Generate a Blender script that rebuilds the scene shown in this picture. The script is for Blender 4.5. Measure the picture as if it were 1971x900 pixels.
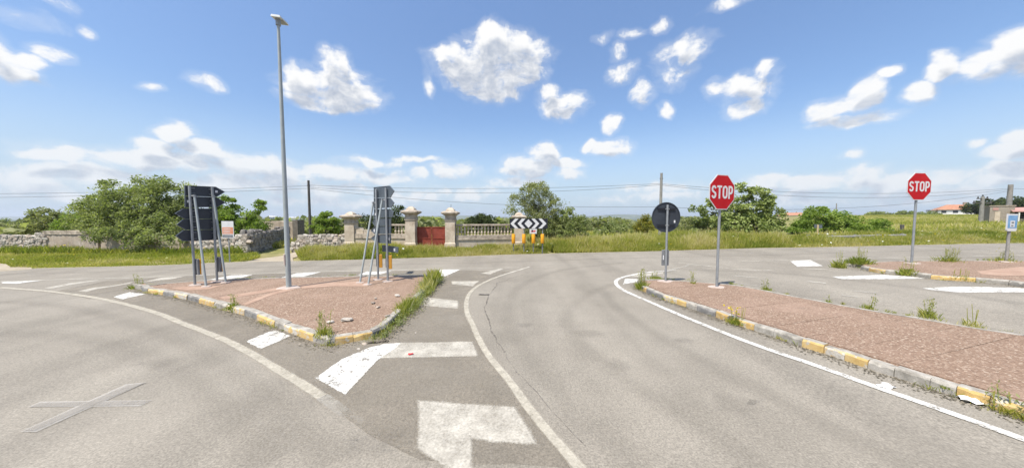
import bpy, bmesh, math, random
import numpy as np
from mathutils import Vector, Matrix
from mathutils.geometry import tessellate_polygon

random.seed(7); RNG = np.random.default_rng(11)
for o in list(bpy.data.objects): bpy.data.objects.remove(o, do_unlink=True)
SC = bpy.context.scene; COL = SC.collection
R = math.radians

# ------------------------------------------------------------------ camera
FPX, CX, CY, CAM_H = 586.0, 985.5, 450.0, 2.0
PITCH = math.atan(32 / 586)
cam_d = bpy.data.cameras.new('camera'); cam = bpy.data.objects.new('camera', cam_d); COL.objects.link(cam)
cam_d.sensor_fit = 'HORIZONTAL'; cam_d.sensor_width = 36; cam_d.lens = 36 * FPX / 1971
SC.cycles.max_bounces = 6; SC.cycles.diffuse_bounces = 4; SC.cycles.transparent_max_bounces = 8
cam_d.clip_start = 0.05; cam_d.clip_end = 20000
cam.location = (0, 0, CAM_H); cam.rotation_euler = (math.pi / 2 - PITCH, 0, 0)
SC.camera = cam
SP, CP = math.sin(PITCH), math.cos(PITCH)
def ray(u, v):                                   # direction of a pixel of the photograph
    x = (u - CX) / FPX; y = (CY - v) / FPX
    return (x, y * SP + CP, y * CP - SP)

# ------------------------------------------------------------------ world: sky and clouds
SUN_EL, SUN_AZ = R(63), R(220)                    # azimuth from +Y towards +X
EXPOSURE = 0.76
SC.view_settings.view_transform = 'Standard'; SC.view_settings.look = 'None'
SC.view_settings.exposure = EXPOSURE; SC.view_settings.gamma = 1
SC.view_settings.use_curve_mapping = False
world = bpy.data.worlds.new('World'); SC.world = world; world.use_nodes = True
def azel(u, v):
    d = ray(u, v)
    return math.atan2(d[0], d[1]), math.atan2(d[2], math.hypot(d[0], d[1]))
CLOUDS = [  # u, v, ru, rv, weight : clouds seen in the photograph, as directions in the sky
 (12,128,55,30,1),(-35,105,60,42,1),(40,146,60,14,1),(100,104,34,17,.9),(70,125,35,20,.9),
 (648,128,34,36,1),(600,158,52,26,1),(682,186,55,22,1),(562,150,22,30,1),(628,196,75,13,1),(655,160,60,35,1),
 (950,92,58,40,1),(895,112,62,24,1),(990,102,62,38,1),(945,160,62,32,1),(925,130,80,45,1),(1000,140,45,30,1),(935,58,22,16,.9),(870,105,40,14,1),
 (1082,202,40,23,1),(1058,178,24,18,.9),(1195,138,36,20,.75),(1325,96,42,30,.75),(1300,140,40,34,.5),(1285,110,30,30,.5),
 (1435,168,60,30,.9),(1467,138,22,18,.9),(1440,202,42,16,.8),(1390,170,30,16,.7),(1238,182,20,22,.8),(1280,212,16,14,.8),(1178,240,18,17,.9),
 (1180,287,40,15,1),(1135,281,13,13,.9),(1625,206,55,20,.95),(1655,180,24,30,.9),(1645,231,90,10,.95),(1690,143,24,11,.9),(1590,215,35,22,.9),
 (1775,176,30,22,.95),(1815,125,32,23,.95),(1905,118,70,26,1),(1955,85,60,36,1),(1990,110,60,30,1),(1865,125,28,20,.9),
 (285,167,26,8,.6),(395,157,30,14,.6),(1625,294,26,9,.6),(1275,48,16,14,.6),(1225,60,26,10,.5),(1165,70,22,10,.45),(1400,8,50,12,.6),(1190,100,20,20,.45),(60,40,60,14,.5),(110,5,50,14,.5),(160,58,12,10,.5),(825,165,10,16,.6),
 (345,262,38,24,1),(385,290,48,14,.95),(300,285,40,14,.9),
 (110,305,90,12,.85),(300,312,190,20,.8),(500,322,180,24,.8),(680,335,150,20,.75),(40,335,120,20,.75),(180,345,180,26,.7),(430,355,130,20,.75),(590,360,150,20,.75),(720,312,70,7,.75),(810,308,60,6,.75),(870,330,50,18,.75),(800,372,130,18,.6),(900,372,90,16,.6),(60,365,120,14,.6),
 (1048,294,28,20,1),(1012,322,50,20,1),(1090,315,42,9,.95),(1090,333,40,12,.8),(805,335,18,10,.9),(560,345,60,15,.85),(740,345,40,12,.8),
 (1475,350,50,17,.95),(1550,352,60,14,.9),(1645,335,55,18,1),(1610,350,120,20,.9),(1730,352,90,22,.85),(1860,345,120,22,.85),(1945,325,80,20,1),(1950,288,75,13,1),(1985,268,40,16,1),(1790,372,200,16,.7),(1540,378,140,12,.65),(1280,362,110,10,.65),(1240,380,130,10,.6),(1885,270,22,8,.7),
 (250,384,220,12,.68),(640,388,180,10,.66),(1000,352,60,12,.7),(1530,392,170,9,.62),(1800,390,160,9,.64),
]
def build_world():
  nt = world.node_tree; nt.nodes.clear()
  def make_group(gname, blobs, amp, det):
    g = bpy.data.node_groups.new(gname, 'ShaderNodeTree')
    g.interface.new_socket('P', in_out='INPUT', socket_type='NodeSocketVector')
    g.interface.new_socket('D', in_out='OUTPUT', socket_type='NodeSocketFloat')
    N, L = g.nodes, g.links
    gi = N.new('NodeGroupInput'); go = N.new('NodeGroupOutput')
    def math_(op, a, b=None, c=None, clamp=False):
        n = N.new('ShaderNodeMath'); n.operation = op; n.use_clamp = clamp
        for i, x in enumerate((a, b, c)):
            if x is None: continue
            if isinstance(x, (int, float)): n.inputs[i].default_value = x
            else: L.new(x, n.inputs[i])
        return n.outputs[0]
    def noise(scale, detail, rough, vec, lac=2.1):
        n = N.new('ShaderNodeTexNoise'); n.noise_dimensions = '3D'; n.inputs['Scale'].default_value = scale
        n.inputs['Detail'].default_value = detail; n.inputs['Roughness'].default_value = rough
        n.inputs['Lacunarity'].default_value = lac
        L.new(vec, n.inputs['Vector']); return n
    P = gi.outputs[0]
    nw = noise(9, 2, .55, P)
    wm = N.new('ShaderNodeVectorMath'); wm.operation = 'MULTIPLY_ADD'; L.new(nw.outputs['Color'], wm.inputs[0]); wm.inputs[1].default_value = (.075, .05, 0)
    ad = N.new('ShaderNodeVectorMath'); ad.operation = 'ADD'; L.new(P, ad.inputs[0]); ad.inputs[1].default_value = (-.0375, -.025, 0)
    L.new(ad.outputs[0], wm.inputs[2]); W = wm.outputs[0]
    acc = None
    for (u, v, ru, rv, w) in blobs:
        a0, e0 = azel(u, v); a1, _ = azel(u + ru, v); _, e1 = azel(u, v - rv)
        kf = 1.16 if w > .7 else 1.3; ra, re = (abs(a1 - a0) + .004) * kf, (abs(e1 - e0) + .003) * kf
        m = N.new('ShaderNodeVectorMath'); m.operation = 'MULTIPLY_ADD'; L.new(W, m.inputs[0]); m.inputs[1].default_value = (1 / ra, 1 / re, 0); m.inputs[2].default_value = (-a0 / ra, -e0 / re, math.sqrt(max(0, 1 - w) * 1.15))
        d = N.new('ShaderNodeVectorMath'); d.operation = 'DOT_PRODUCT'; L.new(m.outputs[0], d.inputs[0]); L.new(m.outputs[0], d.inputs[1])
        acc = d.outputs['Value'] if acc is None else math_('MINIMUM', acc, d.outputs['Value'])
    acc = math_('SUBTRACT', 1, acc)
    # the rest of the sky (beyond the frame) goes on with the same kind of clouds
    rest = noise(3.1, 1, .5, P)
    sep = N.new('ShaderNodeSeparateXYZ'); L.new(P, sep.inputs[0])
    out1 = math_('SUBTRACT', math_('ABSOLUTE', sep.outputs[0]), 1.15); out2 = math_('SUBTRACT', sep.outputs[1], .68)
    outm = math_('MULTIPLY', math_('MAXIMUM', out1, out2), 6, clamp=True)
    gen = math_('MULTIPLY', math_('SUBTRACT', rest.outputs['Fac'], .58), 7)
    gen = math_('SUBTRACT', math_('MULTIPLY', gen, outm), math_('MULTIPLY', math_('SUBTRACT', 1, outm), 4))
    acc = math_('MAXIMUM', math_('MAXIMUM', acc, gen), -1.2)
    st = N.new('ShaderNodeVectorMath'); st.operation = 'MULTIPLY'; L.new(W, st.inputs[0]); st.inputs[1].default_value = (1, 1.35, 1)
    n1 = noise(19, det, .60, st.outputs[0])
    nz = math_('MULTIPLY', math_('SUBTRACT', n1.outputs['Fac'], .5), amp)
    L.new(math_('ADD', math_('MULTIPLY', math_('MINIMUM', acc, .7), 1.55), nz), go.inputs[0])
    return g
  gA = make_group('cloud_field', CLOUDS, 3.5, 7); gB = make_group('cloud_shade', [c for c in CLOUDS if c[2] * c[3] > 380 and c[4] > .7], 2.4, 5)
  # ---- world tree
  N, L = nt.nodes, nt.links
  tc = N.new('ShaderNodeTexCoord'); sx = N.new('ShaderNodeSeparateXYZ'); L.new(tc.outputs['Generated'], sx.inputs[0])
  az = math_w = None
  def mw(op, a, b=None, c=None, clamp=False):
      n = N.new('ShaderNodeMath'); n.operation = op; n.use_clamp = clamp
      for i, x in enumerate((a, b, c)):
          if x is None: continue
          if isinstance(x, (int, float)): n.inputs[i].default_value = x
          else: L.new(x, n.inputs[i])
      return n.outputs[0]
  az = mw('ARCTAN2', sx.outputs[0], sx.outputs[1]); el = mw('ARCSINE', sx.outputs[2])
  cb = N.new('ShaderNodeCombineXYZ'); L.new(az, cb.inputs[0]); L.new(el, cb.inputs[1])
  def field(dx, dy, g):
      a = N.new('ShaderNodeVectorMath'); a.operation = 'ADD'; L.new(cb.outputs[0], a.inputs[0]); a.inputs[1].default_value = (dx, dy, 0)
      q = N.new('ShaderNodeGroup'); q.node_tree = g; L.new(a.outputs[0], q.inputs[0]); return q.outputs[0]
  d0 = field(0, 0, gA); d1 = field(-.008, .032, gB)
  alpha = N.new('ShaderNodeMapRange'); alpha.interpolation_type = 'SMOOTHSTEP'
  L.new(d0, alpha.inputs[0]); alpha.inputs[1].default_value = .0; alpha.inputs[2].default_value = 1.10
  veil = N.new('ShaderNodeMapRange'); veil.interpolation_type = 'SMOOTHSTEP'; L.new(d0, veil.inputs[0]); veil.inputs[1].default_value = -.75; veil.inputs[2].default_value = .5; veil.inputs[4].default_value = .20
  up = mw('MULTIPLY_ADD', sx.outputs[2], 40, .1, clamp=True)
  am = mw('MULTIPLY', mw('MAXIMUM', alpha.outputs[0], veil.outputs[0]), up)
  sh = N.new('ShaderNodeMapRange'); sh.interpolation_type = 'SMOOTHSTEP'
  L.new(d1, sh.inputs[0]); sh.inputs[1].default_value = .30; sh.inputs[2].default_value = 1.55
  cc = N.new('ShaderNodeMix'); cc.data_type = 'RGBA'; L.new(sh.outputs[0], cc.inputs[0])
  cc.inputs[6].default_value = (4.25, 4.25, 4.25, 1); cc.inputs[7].default_value = (2.05, 2.30, 2.78, 1)
  sky = N.new('ShaderNodeTexSky'); sky.sky_type = 'NISHITA'; sky.sun_disc = False
  sky.sun_elevation = SUN_EL; sky.sun_rotation = SUN_AZ; sky.air_density = 1.0; sky.dust_density = 1.0; sky.ozone_density = 4.5; sky.altitude = 100
  mx = N.new('ShaderNodeMix'); mx.data_type = 'RGBA'
  L.new(am, mx.inputs[0]); hz = N.new('ShaderNodeMapRange'); hz.interpolation_type = 'SMOOTHSTEP'; L.new(el, hz.inputs[0]); hz.inputs[1].default_value = R(18); hz.inputs[2].default_value = R(0); hz.inputs[3].default_value = 0; hz.inputs[4].default_value = .9
  hm = N.new('ShaderNodeMix'); hm.data_type = 'RGBA'; L.new(hz.outputs[0], hm.inputs[0]); gn = N.new('ShaderNodeMapRange'); L.new(el, gn.inputs[0]); gn.inputs[1].default_value = R(14); gn.inputs[2].default_value = R(42); gn.inputs[3].default_value = .79; gn.inputs[4].default_value = 1.0
  gm = N.new('ShaderNodeVectorMath'); gm.operation = 'SCALE'; L.new(sky.outputs[0], gm.inputs[0]); L.new(gn.outputs[0], gm.inputs['Scale'])
  L.new(gm.outputs[0], hm.inputs[6]); hm.inputs[7].default_value = (2.35, 2.88, 3.45, 1)
  L.new(hm.outputs[2], mx.inputs[6]); ch = N.new('ShaderNodeMix'); ch.data_type = 'RGBA'; L.new(mw('MULTIPLY', hz.outputs[0], .5), ch.inputs[0]); L.new(cc.outputs[2], ch.inputs[6]); ch.inputs[7].default_value = (2.75, 3.15, 3.6, 1)
  L.new(ch.outputs[2], mx.inputs[7])
  bg = N.new('ShaderNodeBackground'); bg.inputs[1].default_value = 0.14; L.new(mx.outputs[2], bg.inputs[0])
  ow = N.new('ShaderNodeOutputWorld'); L.new(bg.outputs[0], ow.inputs[0])
build_world()
world.cycles.sampling_method = 'MANUAL'; world.cycles.sample_map_resolution = 512

sun_d = bpy.data.lights.new('sun', 'SUN'); sun = bpy.data.objects.new('sun', sun_d); COL.objects.link(sun)
sun_d.energy = 4.0; sun_d.angle = R(.53); sun_d.color = (1, .95, .86)
sv = Vector((math.sin(SUN_AZ) * math.cos(SUN_EL), math.cos(SUN_AZ) * math.cos(SUN_EL), math.sin(SUN_EL)))
sun.rotation_euler = sv.to_track_quat('Z', 'Y').to_euler()

# ------------------------------------------------------------------ terrain height and placing helpers
GX = [-1e5, 3, 5, 7, 9, 12, 14, 20, 25, 32, 40, 60, 90, 150, 1e5]
GZ = [0, 0, .02, .07, .15, .28, .36, .57, .72, .90, 1.05, 1.6, 2.2, 2.7, 2.7]
FQ = [-1e5, 30, 45, 90, 200, 600, 4000, 1e5]
FZ = [0, 0, -.6, -3.0, -7, -12, -18, -18]
def Gn(x, y):
    x = np.asarray(x, float); y = np.asarray(y, float)
    q = y + .25 * np.maximum(-x, 0)
    k = x / np.maximum(y, 1.0)
    w = 1 - np.clip((k - .55) / .4, 0, 1)
    w = np.where(y < 1, np.where(x > 0, 0, 1), w)
    return np.interp(x, GX, GZ) * np.where(w < 1, 1, np.clip(1.6 - y / 120, 0, 1)) * 1.0 + np.interp(q, FQ, FZ) * w * w * (3 - 2 * w)
def G(x, y): return float(Gn(x, y))
def gp(u, v, off=0.0):                            # ground point seen at a pixel
    d = ray(u, v); t = (CAM_H - off) / -d[2]
    for _ in range(60):
        t = .5 * t + .5 * (CAM_H - off - G(d[0] * t, d[1] * t)) / -d[2]
    x, y = d[0] * t, d[1] * t
    return Vector((x, y, G(x, y) + off))
def at(u, v, Y):
    d = ray(u, v); t = Y / d[1]
    return Vector((d[0] * t, Y, CAM_H + d[2] * t))
def on_plane(u, v, P, n):
    d = Vector(ray(u, v)); o = Vector((0, 0, CAM_H))
    t = (Vector(P) - o).dot(n) / d.dot(n)
    return o + d * t

def tag(o, label=None, cat=None, group=None, kind=None):
    if label: o['label'] = label
    if cat: o['category'] = cat
    if group: o['group'] = group
    if kind: o['kind'] = kind
    return o
def empty(name, loc, rz=0):
    o = bpy.data.objects.new(name, None); COL.objects.link(o); o.location = loc; o.rotation_euler = (0, 0, rz)
    o.empty_display_size = .2
    return o
def link(name, me, mats, parent=None):
    o = bpy.data.objects.new(name, me); COL.objects.link(o)
    if mats is not None:
        for m in (mats if isinstance(mats, (list, tuple)) else [mats]):
            if m.name not in [x.name for x in me.materials if x]: me.materials.append(m)
    if parent: o.parent = parent
    return o

class MB:
    """collects shapes into one mesh"""
    def __init__(s): s.v = []; s.f = []; s.m = []; s.cur = 0
    def add(s, vs, fs):
        b = len(s.v); s.v += [tuple(x) for x in vs]
        for f in fs: s.f.append([i + b for i in f]); s.m.append(s.cur)
    def box(s, lo, hi, M=None):
        x0, y0, z0 = lo; x1, y1, z1 = hi
        vs = [Vector(p) for p in ((x0,y0,z0),(x1,y0,z0),(x1,y1,z0),(x0,y1,z0),(x0,y0,z1),(x1,y0,z1),(x1,y1,z1),(x0,y1,z1))]
        if M: vs = [M @ p for p in vs]
        s.add(vs, [(0,3,2,1),(4,5,6,7),(0,1,5,4),(1,2,6,5),(2,3,7,6),(3,0,4,7)])
    def bbox(s, lo, hi, b=.01, M=None):           # box with chamfered vertical and top edges
        x0, y0, z0 = lo; x1, y1, z1 = hi
        def ring(i, z): return [(x0+i,y0,z),(x1-i,y0,z),(x1,y0+i,z),(x1,y1-i,z),(x1-i,y1,z),(x0+i,y1,z),(x0,y1-i,z),(x0,y0+i,z)]
        def ring2(z): return [(x0+b,y0+b,z),(x1-b,y0+b,z),(x1-b,y0+b,z),(x1-b,y1-b,z),(x1-b,y1-b,z),(x0+b,y1-b,z),(x0+b,y1-b,z),(x0+b,y0+b,z)]
        vs = [Vector(p) for p in ring(b, z0) + ring(b, z1 - b) + ring2(z1)]
        if M: vs = [M @ p for p in vs]
        fs = [(i, (i+1) % 8, 8+(i+1) % 8, 8+i) for i in range(8)]
        fs += [(8+i, 8+(i+1) % 8, 16+(i+1) % 8, 16+i) for i in range(8)]
        fs += [(16, 17, 19, 21)] ; fs += [tuple(range(7, -1, -1))]
        s.add(vs, fs)
    def tube(s, pts, rad, n=8, caps=True):
        pts = [Vector(p) for p in pts]
        if not isinstance(rad, (list, tuple)): rad = [rad] * len(pts)
        rings = []
        for i, p in enumerate(pts):
            d = (pts[min(i+1, len(pts)-1)] - pts[max(i-1, 0)]).normalized()
            a = d.orthogonal().normalized() if abs(d.z) < .9 else Vector((1, 0, 0)).cross(d).normalized()
            b = d.cross(a)
            rings.append([p + (a * math.cos(2*math.pi*k/n) + b * math.sin(2*math.pi*k/n)) * rad[i] for k in range(n)])
        vs = [q for r in rings for q in r]; fs = []
        for i in range(len(pts) - 1):
            for k in range(n):
                fs.append((i*n+k, i*n+(k+1) % n, (i+1)*n+(k+1) % n, (i+1)*n+k))
        if caps: fs.append(tuple(range(n-1, -1, -1))); fs.append(tuple((len(pts)-1)*n + k for k in range(n)))
        s.add(vs, fs)
    def lathe(s, prof, n=10, c=(0, 0, 0)):
        vs = []; fs = []
        for r, z in prof:
            for k in range(n): vs.append((c[0] + r*math.cos(2*math.pi*k/n), c[1] + r*math.sin(2*math.pi*k/n), c[2] + z))
        for i in range(len(prof) - 1):
            for k in range(n): fs.append((i*n+k, i*n+(k+1) % n, (i+1)*n+(k+1) % n, (i+1)*n+k))
        fs.append(tuple((len(prof)-1)*n + k for k in range(n)))
        fs.append(tuple(range(n-1, -1, -1)))
        s.add(vs, fs)
    def sq(s, prof, c=(0, 0, 0), rot=0.0):        # square section profile (half width, z)
        vs = []; fs = []; cr, sr = math.cos(rot), math.sin(rot)
        for r, z in prof:
            for (a, b) in ((-r,-r),(r,-r),(r,r),(-r,r)): vs.append((c[0]+a*cr-b*sr, c[1]+a*sr+b*cr, c[2]+z))
        for i in range(len(prof) - 1):
            for k in range(4): fs.append((i*4+k, i*4+(k+1) % 4, (i+1)*4+(k+1) % 4, (i+1)*4+k))
        fs.append(tuple((len(prof)-1)*4 + k for k in range(4))); fs.append((3, 2, 1, 0))
        s.add(vs, fs)
    def prism(s, poly, O, ex, ez, n, t0, t1):      # 2D polygon in the plane (O, ex, ez) thickened along n from t0 to t1
        O, ex, ez, n = Vector(O), Vector(ex), Vector(ez), Vector(n)
        k = len(poly)
        a = [O + ex*p[0] + ez*p[1] + n*t0 for p in poly]; b = [O + ex*p[0] + ez*p[1] + n*t1 for p in poly]
        tri = tessellate_polygon([[Vector((p[0], p[1], 0)) for p in poly]])
        fs = [(i, (i+1) % k, k+(i+1) % k, k+i) for i in range(k)]
        fs += [tuple(reversed(t)) for t in tri] + [tuple(i + k for i in t) for t in tri]
        s.add(a + b, fs)
    def mesh(s, name, fix=True):
        me = bpy.data.meshes.new(name); me.from_pydata(s.v, [], s.f)
        me.polygons.foreach_set('material_index', s.m)
        if fix:
            bm = bmesh.new(); bm.from_mesh(me); bmesh.ops.remove_doubles(bm, verts=bm.verts, dist=1e-5)
            bmesh.ops.recalc_face_normals(bm, faces=bm.faces); bm.to_mesh(me); bm.free()
        me.update(); return me
    def build(s, name, mats, parent=None, smooth=False, fix=True):
        me = s.mesh(name, fix)
        if smooth:
            me.polygons.foreach_set('use_smooth', [True] * len(me.polygons))
            me.set_sharp_from_angle(angle=R(40))
        return link(name, me, mats, parent)

def np_mesh(name, V, Fa, mat, tint=None, parent=None, smooth=False):
    me = bpy.data.meshes.new(name); V = np.asarray(V, np.float32); Fa = np.asarray(Fa, np.int32)
    n, (m, k) = len(V), Fa.shape
    me.vertices.add(n); me.vertices.foreach_set('co', V.ravel())
    me.loops.add(m * k); me.loops.foreach_set('vertex_index', Fa.ravel())
    me.polygons.add(m); me.polygons.foreach_set('loop_start', np.arange(0, m * k, k, dtype=np.int32))
    me.update(calc_edges=True)
    if smooth: me.polygons.foreach_set('use_smooth', np.ones(m, bool))
    if tint is not None:
        a = me.attributes.new('tint', 'FLOAT', 'POINT'); a.data.foreach_set('value', np.asarray(tint, np.float32))
    return link(name, me, mat, parent)

def drape(name, poly, off, mat, parent=None, edge_in=0.0):
    """flat polygon (list of xy) laid on the ground, following its slope"""
    bm = bmesh.new(); lay = bm.verts.layers.float.new('cover')
    vs = [bm.verts.new((p[0], p[1], 0)) for p in poly]
    if edge_in:
        n = len(poly); ar = sum(poly[i][0] * poly[(i+1) % n][1] - poly[(i+1) % n][0] * poly[i][1] for i in range(n)); sg = 1 if ar > 0 else -1; inn = []
        for i in range(n):
            a, p, c = Vector(poly[i-1]), Vector(poly[i]), Vector(poly[(i+1) % n]); d1, d2 = (p - a).normalized(), (c - p).normalized()
            n1, n2 = Vector((-d1.y, d1.x)) * sg, Vector((-d2.y, d2.x)) * sg; mm = n1 + n2
            if mm.length < 1e-4: mm = n1
            mm.normalize(); q = p + mm * (edge_in / max(.45, mm.dot(n1))); inn.append(q)
        iv = [bm.verts.new((q.x, q.y, 0)) for q in inn]
        for v in iv: v[lay] = 1.0
        for i in range(n):
            try: bm.faces.new([vs[i], vs[(i+1) % n], iv[(i+1) % n], iv[i]])
            except ValueError: pass
        src, srcv = [(q.x, q.y) for q in inn], iv
    else:
        for v in vs: v[lay] = 1.0
        src, srcv = poly, vs
    for t in tessellate_polygon([[Vector((p[0], p[1], 0)) for p in src]]):
        try: bm.faces.new([srcv[i] for i in t])
        except ValueError: pass
    xs = [p[0] for p in poly]
    cuts = [c for c in [3, 4, 5, 6, 7, 8, 9, 10.5, 12, 13, 14, 17, 20, 22, 25, 28, 32, 36, 40, 50] if min(xs) < c < max(xs)]
    for c in cuts:
        bmesh.ops.bisect_plane(bm, geom=bm.verts[:] + bm.edges[:] + bm.faces[:], plane_co=(c, 0, 0), plane_no=(1, 0, 0))
    for v in bm.verts: v.co.z = G(v.co.x, v.co.y) + off
    bmesh.ops.recalc_face_normals(bm, faces=bm.faces)
    for f in bm.faces:
        if f.normal.z < 0: f.normal_flip()
    me = bpy.data.meshes.new(name); bm.to_mesh(me); bm.free()
    return link(name, me, mat, parent)

def smooth_poly(pts, step=.25, closed=False):
    """Catmull-Rom through points, resampled"""
    P = [Vector((p[0], p[1], 0)) for p in pts]; out = []; n = len(P)
    for i in range(n if closed else n - 1):
        if closed: p0, p1, p2, p3 = P[(i-1) % n], P[i], P[(i+1) % n], P[(i+2) % n]
        else: p0, p1, p2, p3 = P[max(i-1, 0)], P[i], P[i+1], P[min(i+2, n-1)]
        k = max(1, int((p2 - p1).length / step))
        for j in range(k):
            t = j / k
            out.append(.5 * ((2*p1) + (p2-p0)*t + (2*p0-5*p1+4*p2-p3)*t*t + (3*p1-p0-3*p2+p3)*t*t*t))
    if not closed: out.append(P[-1])
    return out
def ribbon(name, pix, w, off, mat, parent=None, step=.2, jit=0.0, soft=.35, fade=False):
    pts = smooth_poly([gp(u, v) for u, v in pix], step)
    rows = []
    for i, p in enumerate(pts):
        d = (pts[min(i+1, len(pts)-1)] - pts[max(i-1, 0)]).normalized(); nrm = Vector((-d.y, d.x, 0))
        ww = w / 2 * 1.12 * (1 + random.uniform(-jit, jit))
        rows.append([p + nrm * (ww * k) for k in (1, 1 - soft, soft - 1, -1)])
    V = [(q.x, q.y, G(q.x, q.y) + off) for r in rows for q in r]; n = len(pts)
    me = bpy.data.meshes.new(name); me.from_pydata(V, [], [(i*4+k+1, (i+1)*4+k+1, (i+1)*4+k, i*4+k) for i in range(n - 1) for k in range(3)]); me.update()
    at_ = me.attributes.new('cover', 'FLOAT', 'POINT'); fd = fade
    at_.data.foreach_set('value', [(0.0 if k in (0, 3) else 1.0) * (1 if not fd else max(0.0, 1 - i / (n - 1)) ) for i in range(n) for k in range(4)])
    return link(name, me, mat, parent)

# ------------------------------------------------------------------ materials
MATS = {}
def new_mat(name):
    m = bpy.data.materials.new(name); m.use_nodes = True; nt = m.node_tree; b = nt.nodes['Principled BSDF']
    MATS[name] = m; return m, nt, b
def n_noise(nt, scale, detail=6, rough=.6, vec=None):
    n = nt.nodes.new('ShaderNodeTexNoise'); n.inputs['Scale'].default_value = scale; n.inputs['Detail'].default_value = detail
    n.inputs['Roughness'].default_value = rough
    if vec: nt.links.new(vec, n.inputs['Vector'])
    return n.outputs['Fac']
def n_ramp(nt, fac, stops, interp='LINEAR'):
    r = nt.nodes.new('ShaderNodeValToRGB'); r.color_ramp.interpolation = interp; e = r.color_ramp.elements
    while len(e) < len(stops): e.new(.5)
    for i, (p, c) in enumerate(stops):
        e[i].position = p; e[i].color = (*c, 1) if len(c) == 3 else c
    if fac is not None: nt.links.new(fac, r.inputs[0])
    return r.outputs[0]
def n_mix(nt, fac, a, b, mode='MIX'):
    m = nt.nodes.new('ShaderNodeMix'); m.data_type = 'RGBA'; m.blend_type = mode
    for i, x in ((0, fac), (6, a), (7, b)):
        if isinstance(x, (int, float)): m.inputs[i].default_value = x
        elif isinstance(x, tuple): m.inputs[i].default_value = (*x, 1)
        else: nt.links.new(x, m.inputs[i])
    return m.outputs[2]
def n_math(nt, op, a, b=None, clamp=False):
    n = nt.nodes.new('ShaderNodeMath'); n.operation = op; n.use_clamp = clamp
    for i, x in enumerate((a, b)):
        if x is None: continue
        if isinstance(x, (int, float)): n.inputs[i].default_value = x
        else: nt.links.new(x, n.inputs[i])
    return n.outputs[0]
def n_coord(nt, out='Object'):
    return nt.nodes.new('ShaderNodeTexCoord').outputs[out]
def n_wpos(nt): return nt.nodes.new('ShaderNodeNewGeometry').outputs['Position']
def n_bump(nt, b, h, strength, dist=.01):
    n = nt.nodes.new('ShaderNodeBump'); n.inputs['Strength'].default_value = strength; n.inputs['Distance'].default_value = dist
    nt.links.new(h, n.inputs['Height']); nt.links.new(n.outputs[0], b.inputs['Normal'])
GREY = lambda v: (v, v, v)

def mat_simple(name, stops, scale=4, detail=6, rough=.85, bump=0, bdist=.01, fine=None, spec=.3, metal=0, world_pos=True):
    m, nt, b = new_mat(name); c = n_wpos(nt) if world_pos else n_coord(nt)
    f = n_noise(nt, scale, detail, .62, c); col = n_ramp(nt, f, stops)
    if fine:
        ff = n_noise(nt, fine[0], 4, .7, c)
        k = n_ramp(nt, ff, [(.3, GREY(1 - fine[1])), (.7, GREY(1 + 0 * fine[1]))])
        col = n_mix(nt, 1.0, col, k, 'MULTIPLY')
    nt.links.new(col, b.inputs['Base Color']); b.inputs['Roughness'].default_value = rough
    b.inputs['Specular IOR Level'].default_value = spec; b.inputs['Metallic'].default_value = metal
    if bump: n_bump(nt, b, n_noise(nt, (fine[0] if fine else scale * 5), 5, .7, c), bump, bdist)
    return m

def asphalt_color(nt, c):
    big = n_noise(nt, .22, 4, .55, c); mid = n_noise(nt, 1.7, 5, .6, c); fin = n_noise(nt, 55, 3, .75, c)
    base = n_ramp(nt, big, [(.32, (.214, .190, .153)), (.5, (.240, .214, .174)), (.68, (.264, .237, .194))])
    k = n_ramp(nt, mid, [(.3, GREY(.90)), (.5, GREY(.98)), (.72, GREY(1.06))])
    base = n_mix(nt, 1.0, base, k, 'MULTIPLY')
    f = n_ramp(nt, fin, [(.28, GREY(.60)), (.5, GREY(1.0)), (.74, GREY(1.42))])
    base = n_mix(nt, 1.0, base, f, 'MULTIPLY')
    gr2 = n_noise(nt, 21, 3, .75, c)
    base = n_mix(nt, 1.0, base, n_ramp(nt, gr2, [(.30, GREY(.86)), (.5, GREY(1.0)), (.70, GREY(1.14))]), 'MULTIPLY')
    vo = nt.nodes.new('ShaderNodeTexVoronoi'); vo.inputs['Scale'].default_value = 38; nt.links.new(c, vo.inputs['Vector'])
    chip = n_ramp(nt, vo.outputs['Distance'], [(.10, GREY(1)), (.17, GREY(0))])
    sel = n_ramp(nt, vo.outputs['Color'], [(.55, GREY(0)), (.62, GREY(.5))])
    base = n_mix(nt, n_math(nt, 'MULTIPLY', chip, sel), base, (.40, .38, .34))
    return base, fin
m, nt, b = new_mat('asphalt'); c = n_wpos(nt); base, fin = asphalt_color(nt, c)
# wheel-polished bands and oily stains, distorted along the traffic direction
mp = nt.nodes.new('ShaderNodeMapping'); mp.inputs['Rotation'].default_value = (0, 0, R(-24)); mp.inputs['Scale'].default_value = (.95, .05, 1); nt.links.new(c, mp.inputs['Vector'])
trk = n_noise(nt, 1.0, 4, .5, mp.outputs[0])
base = n_mix(nt, 1.0, base, n_ramp(nt, trk, [(.36, GREY(.90)), (.5, GREY(1.0)), (.66, GREY(1.07))]), 'MULTIPLY')
st = n_noise(nt, 5.5, 5, .6, c)
base = n_mix(nt, n_ramp(nt, st, [(.70, GREY(0)), (.82, GREY(.25))]), base, (.10, .095, .088))
# patchy brown dust
du = n_noise(nt, .6, 5, .6, c)
base = n_mix(nt, n_ramp(nt, du, [(.5, GREY(0)), (.75, GREY(.35))]), base, (.275, .245, .200))
nt.links.new(base, b.inputs['Base Color']); b.inputs['Roughness'].default_value = .88; b.inputs['Specular IOR Level'].default_value = .25
n_bump(nt, b, fin, .35, .006); M_ASPH = m
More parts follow.
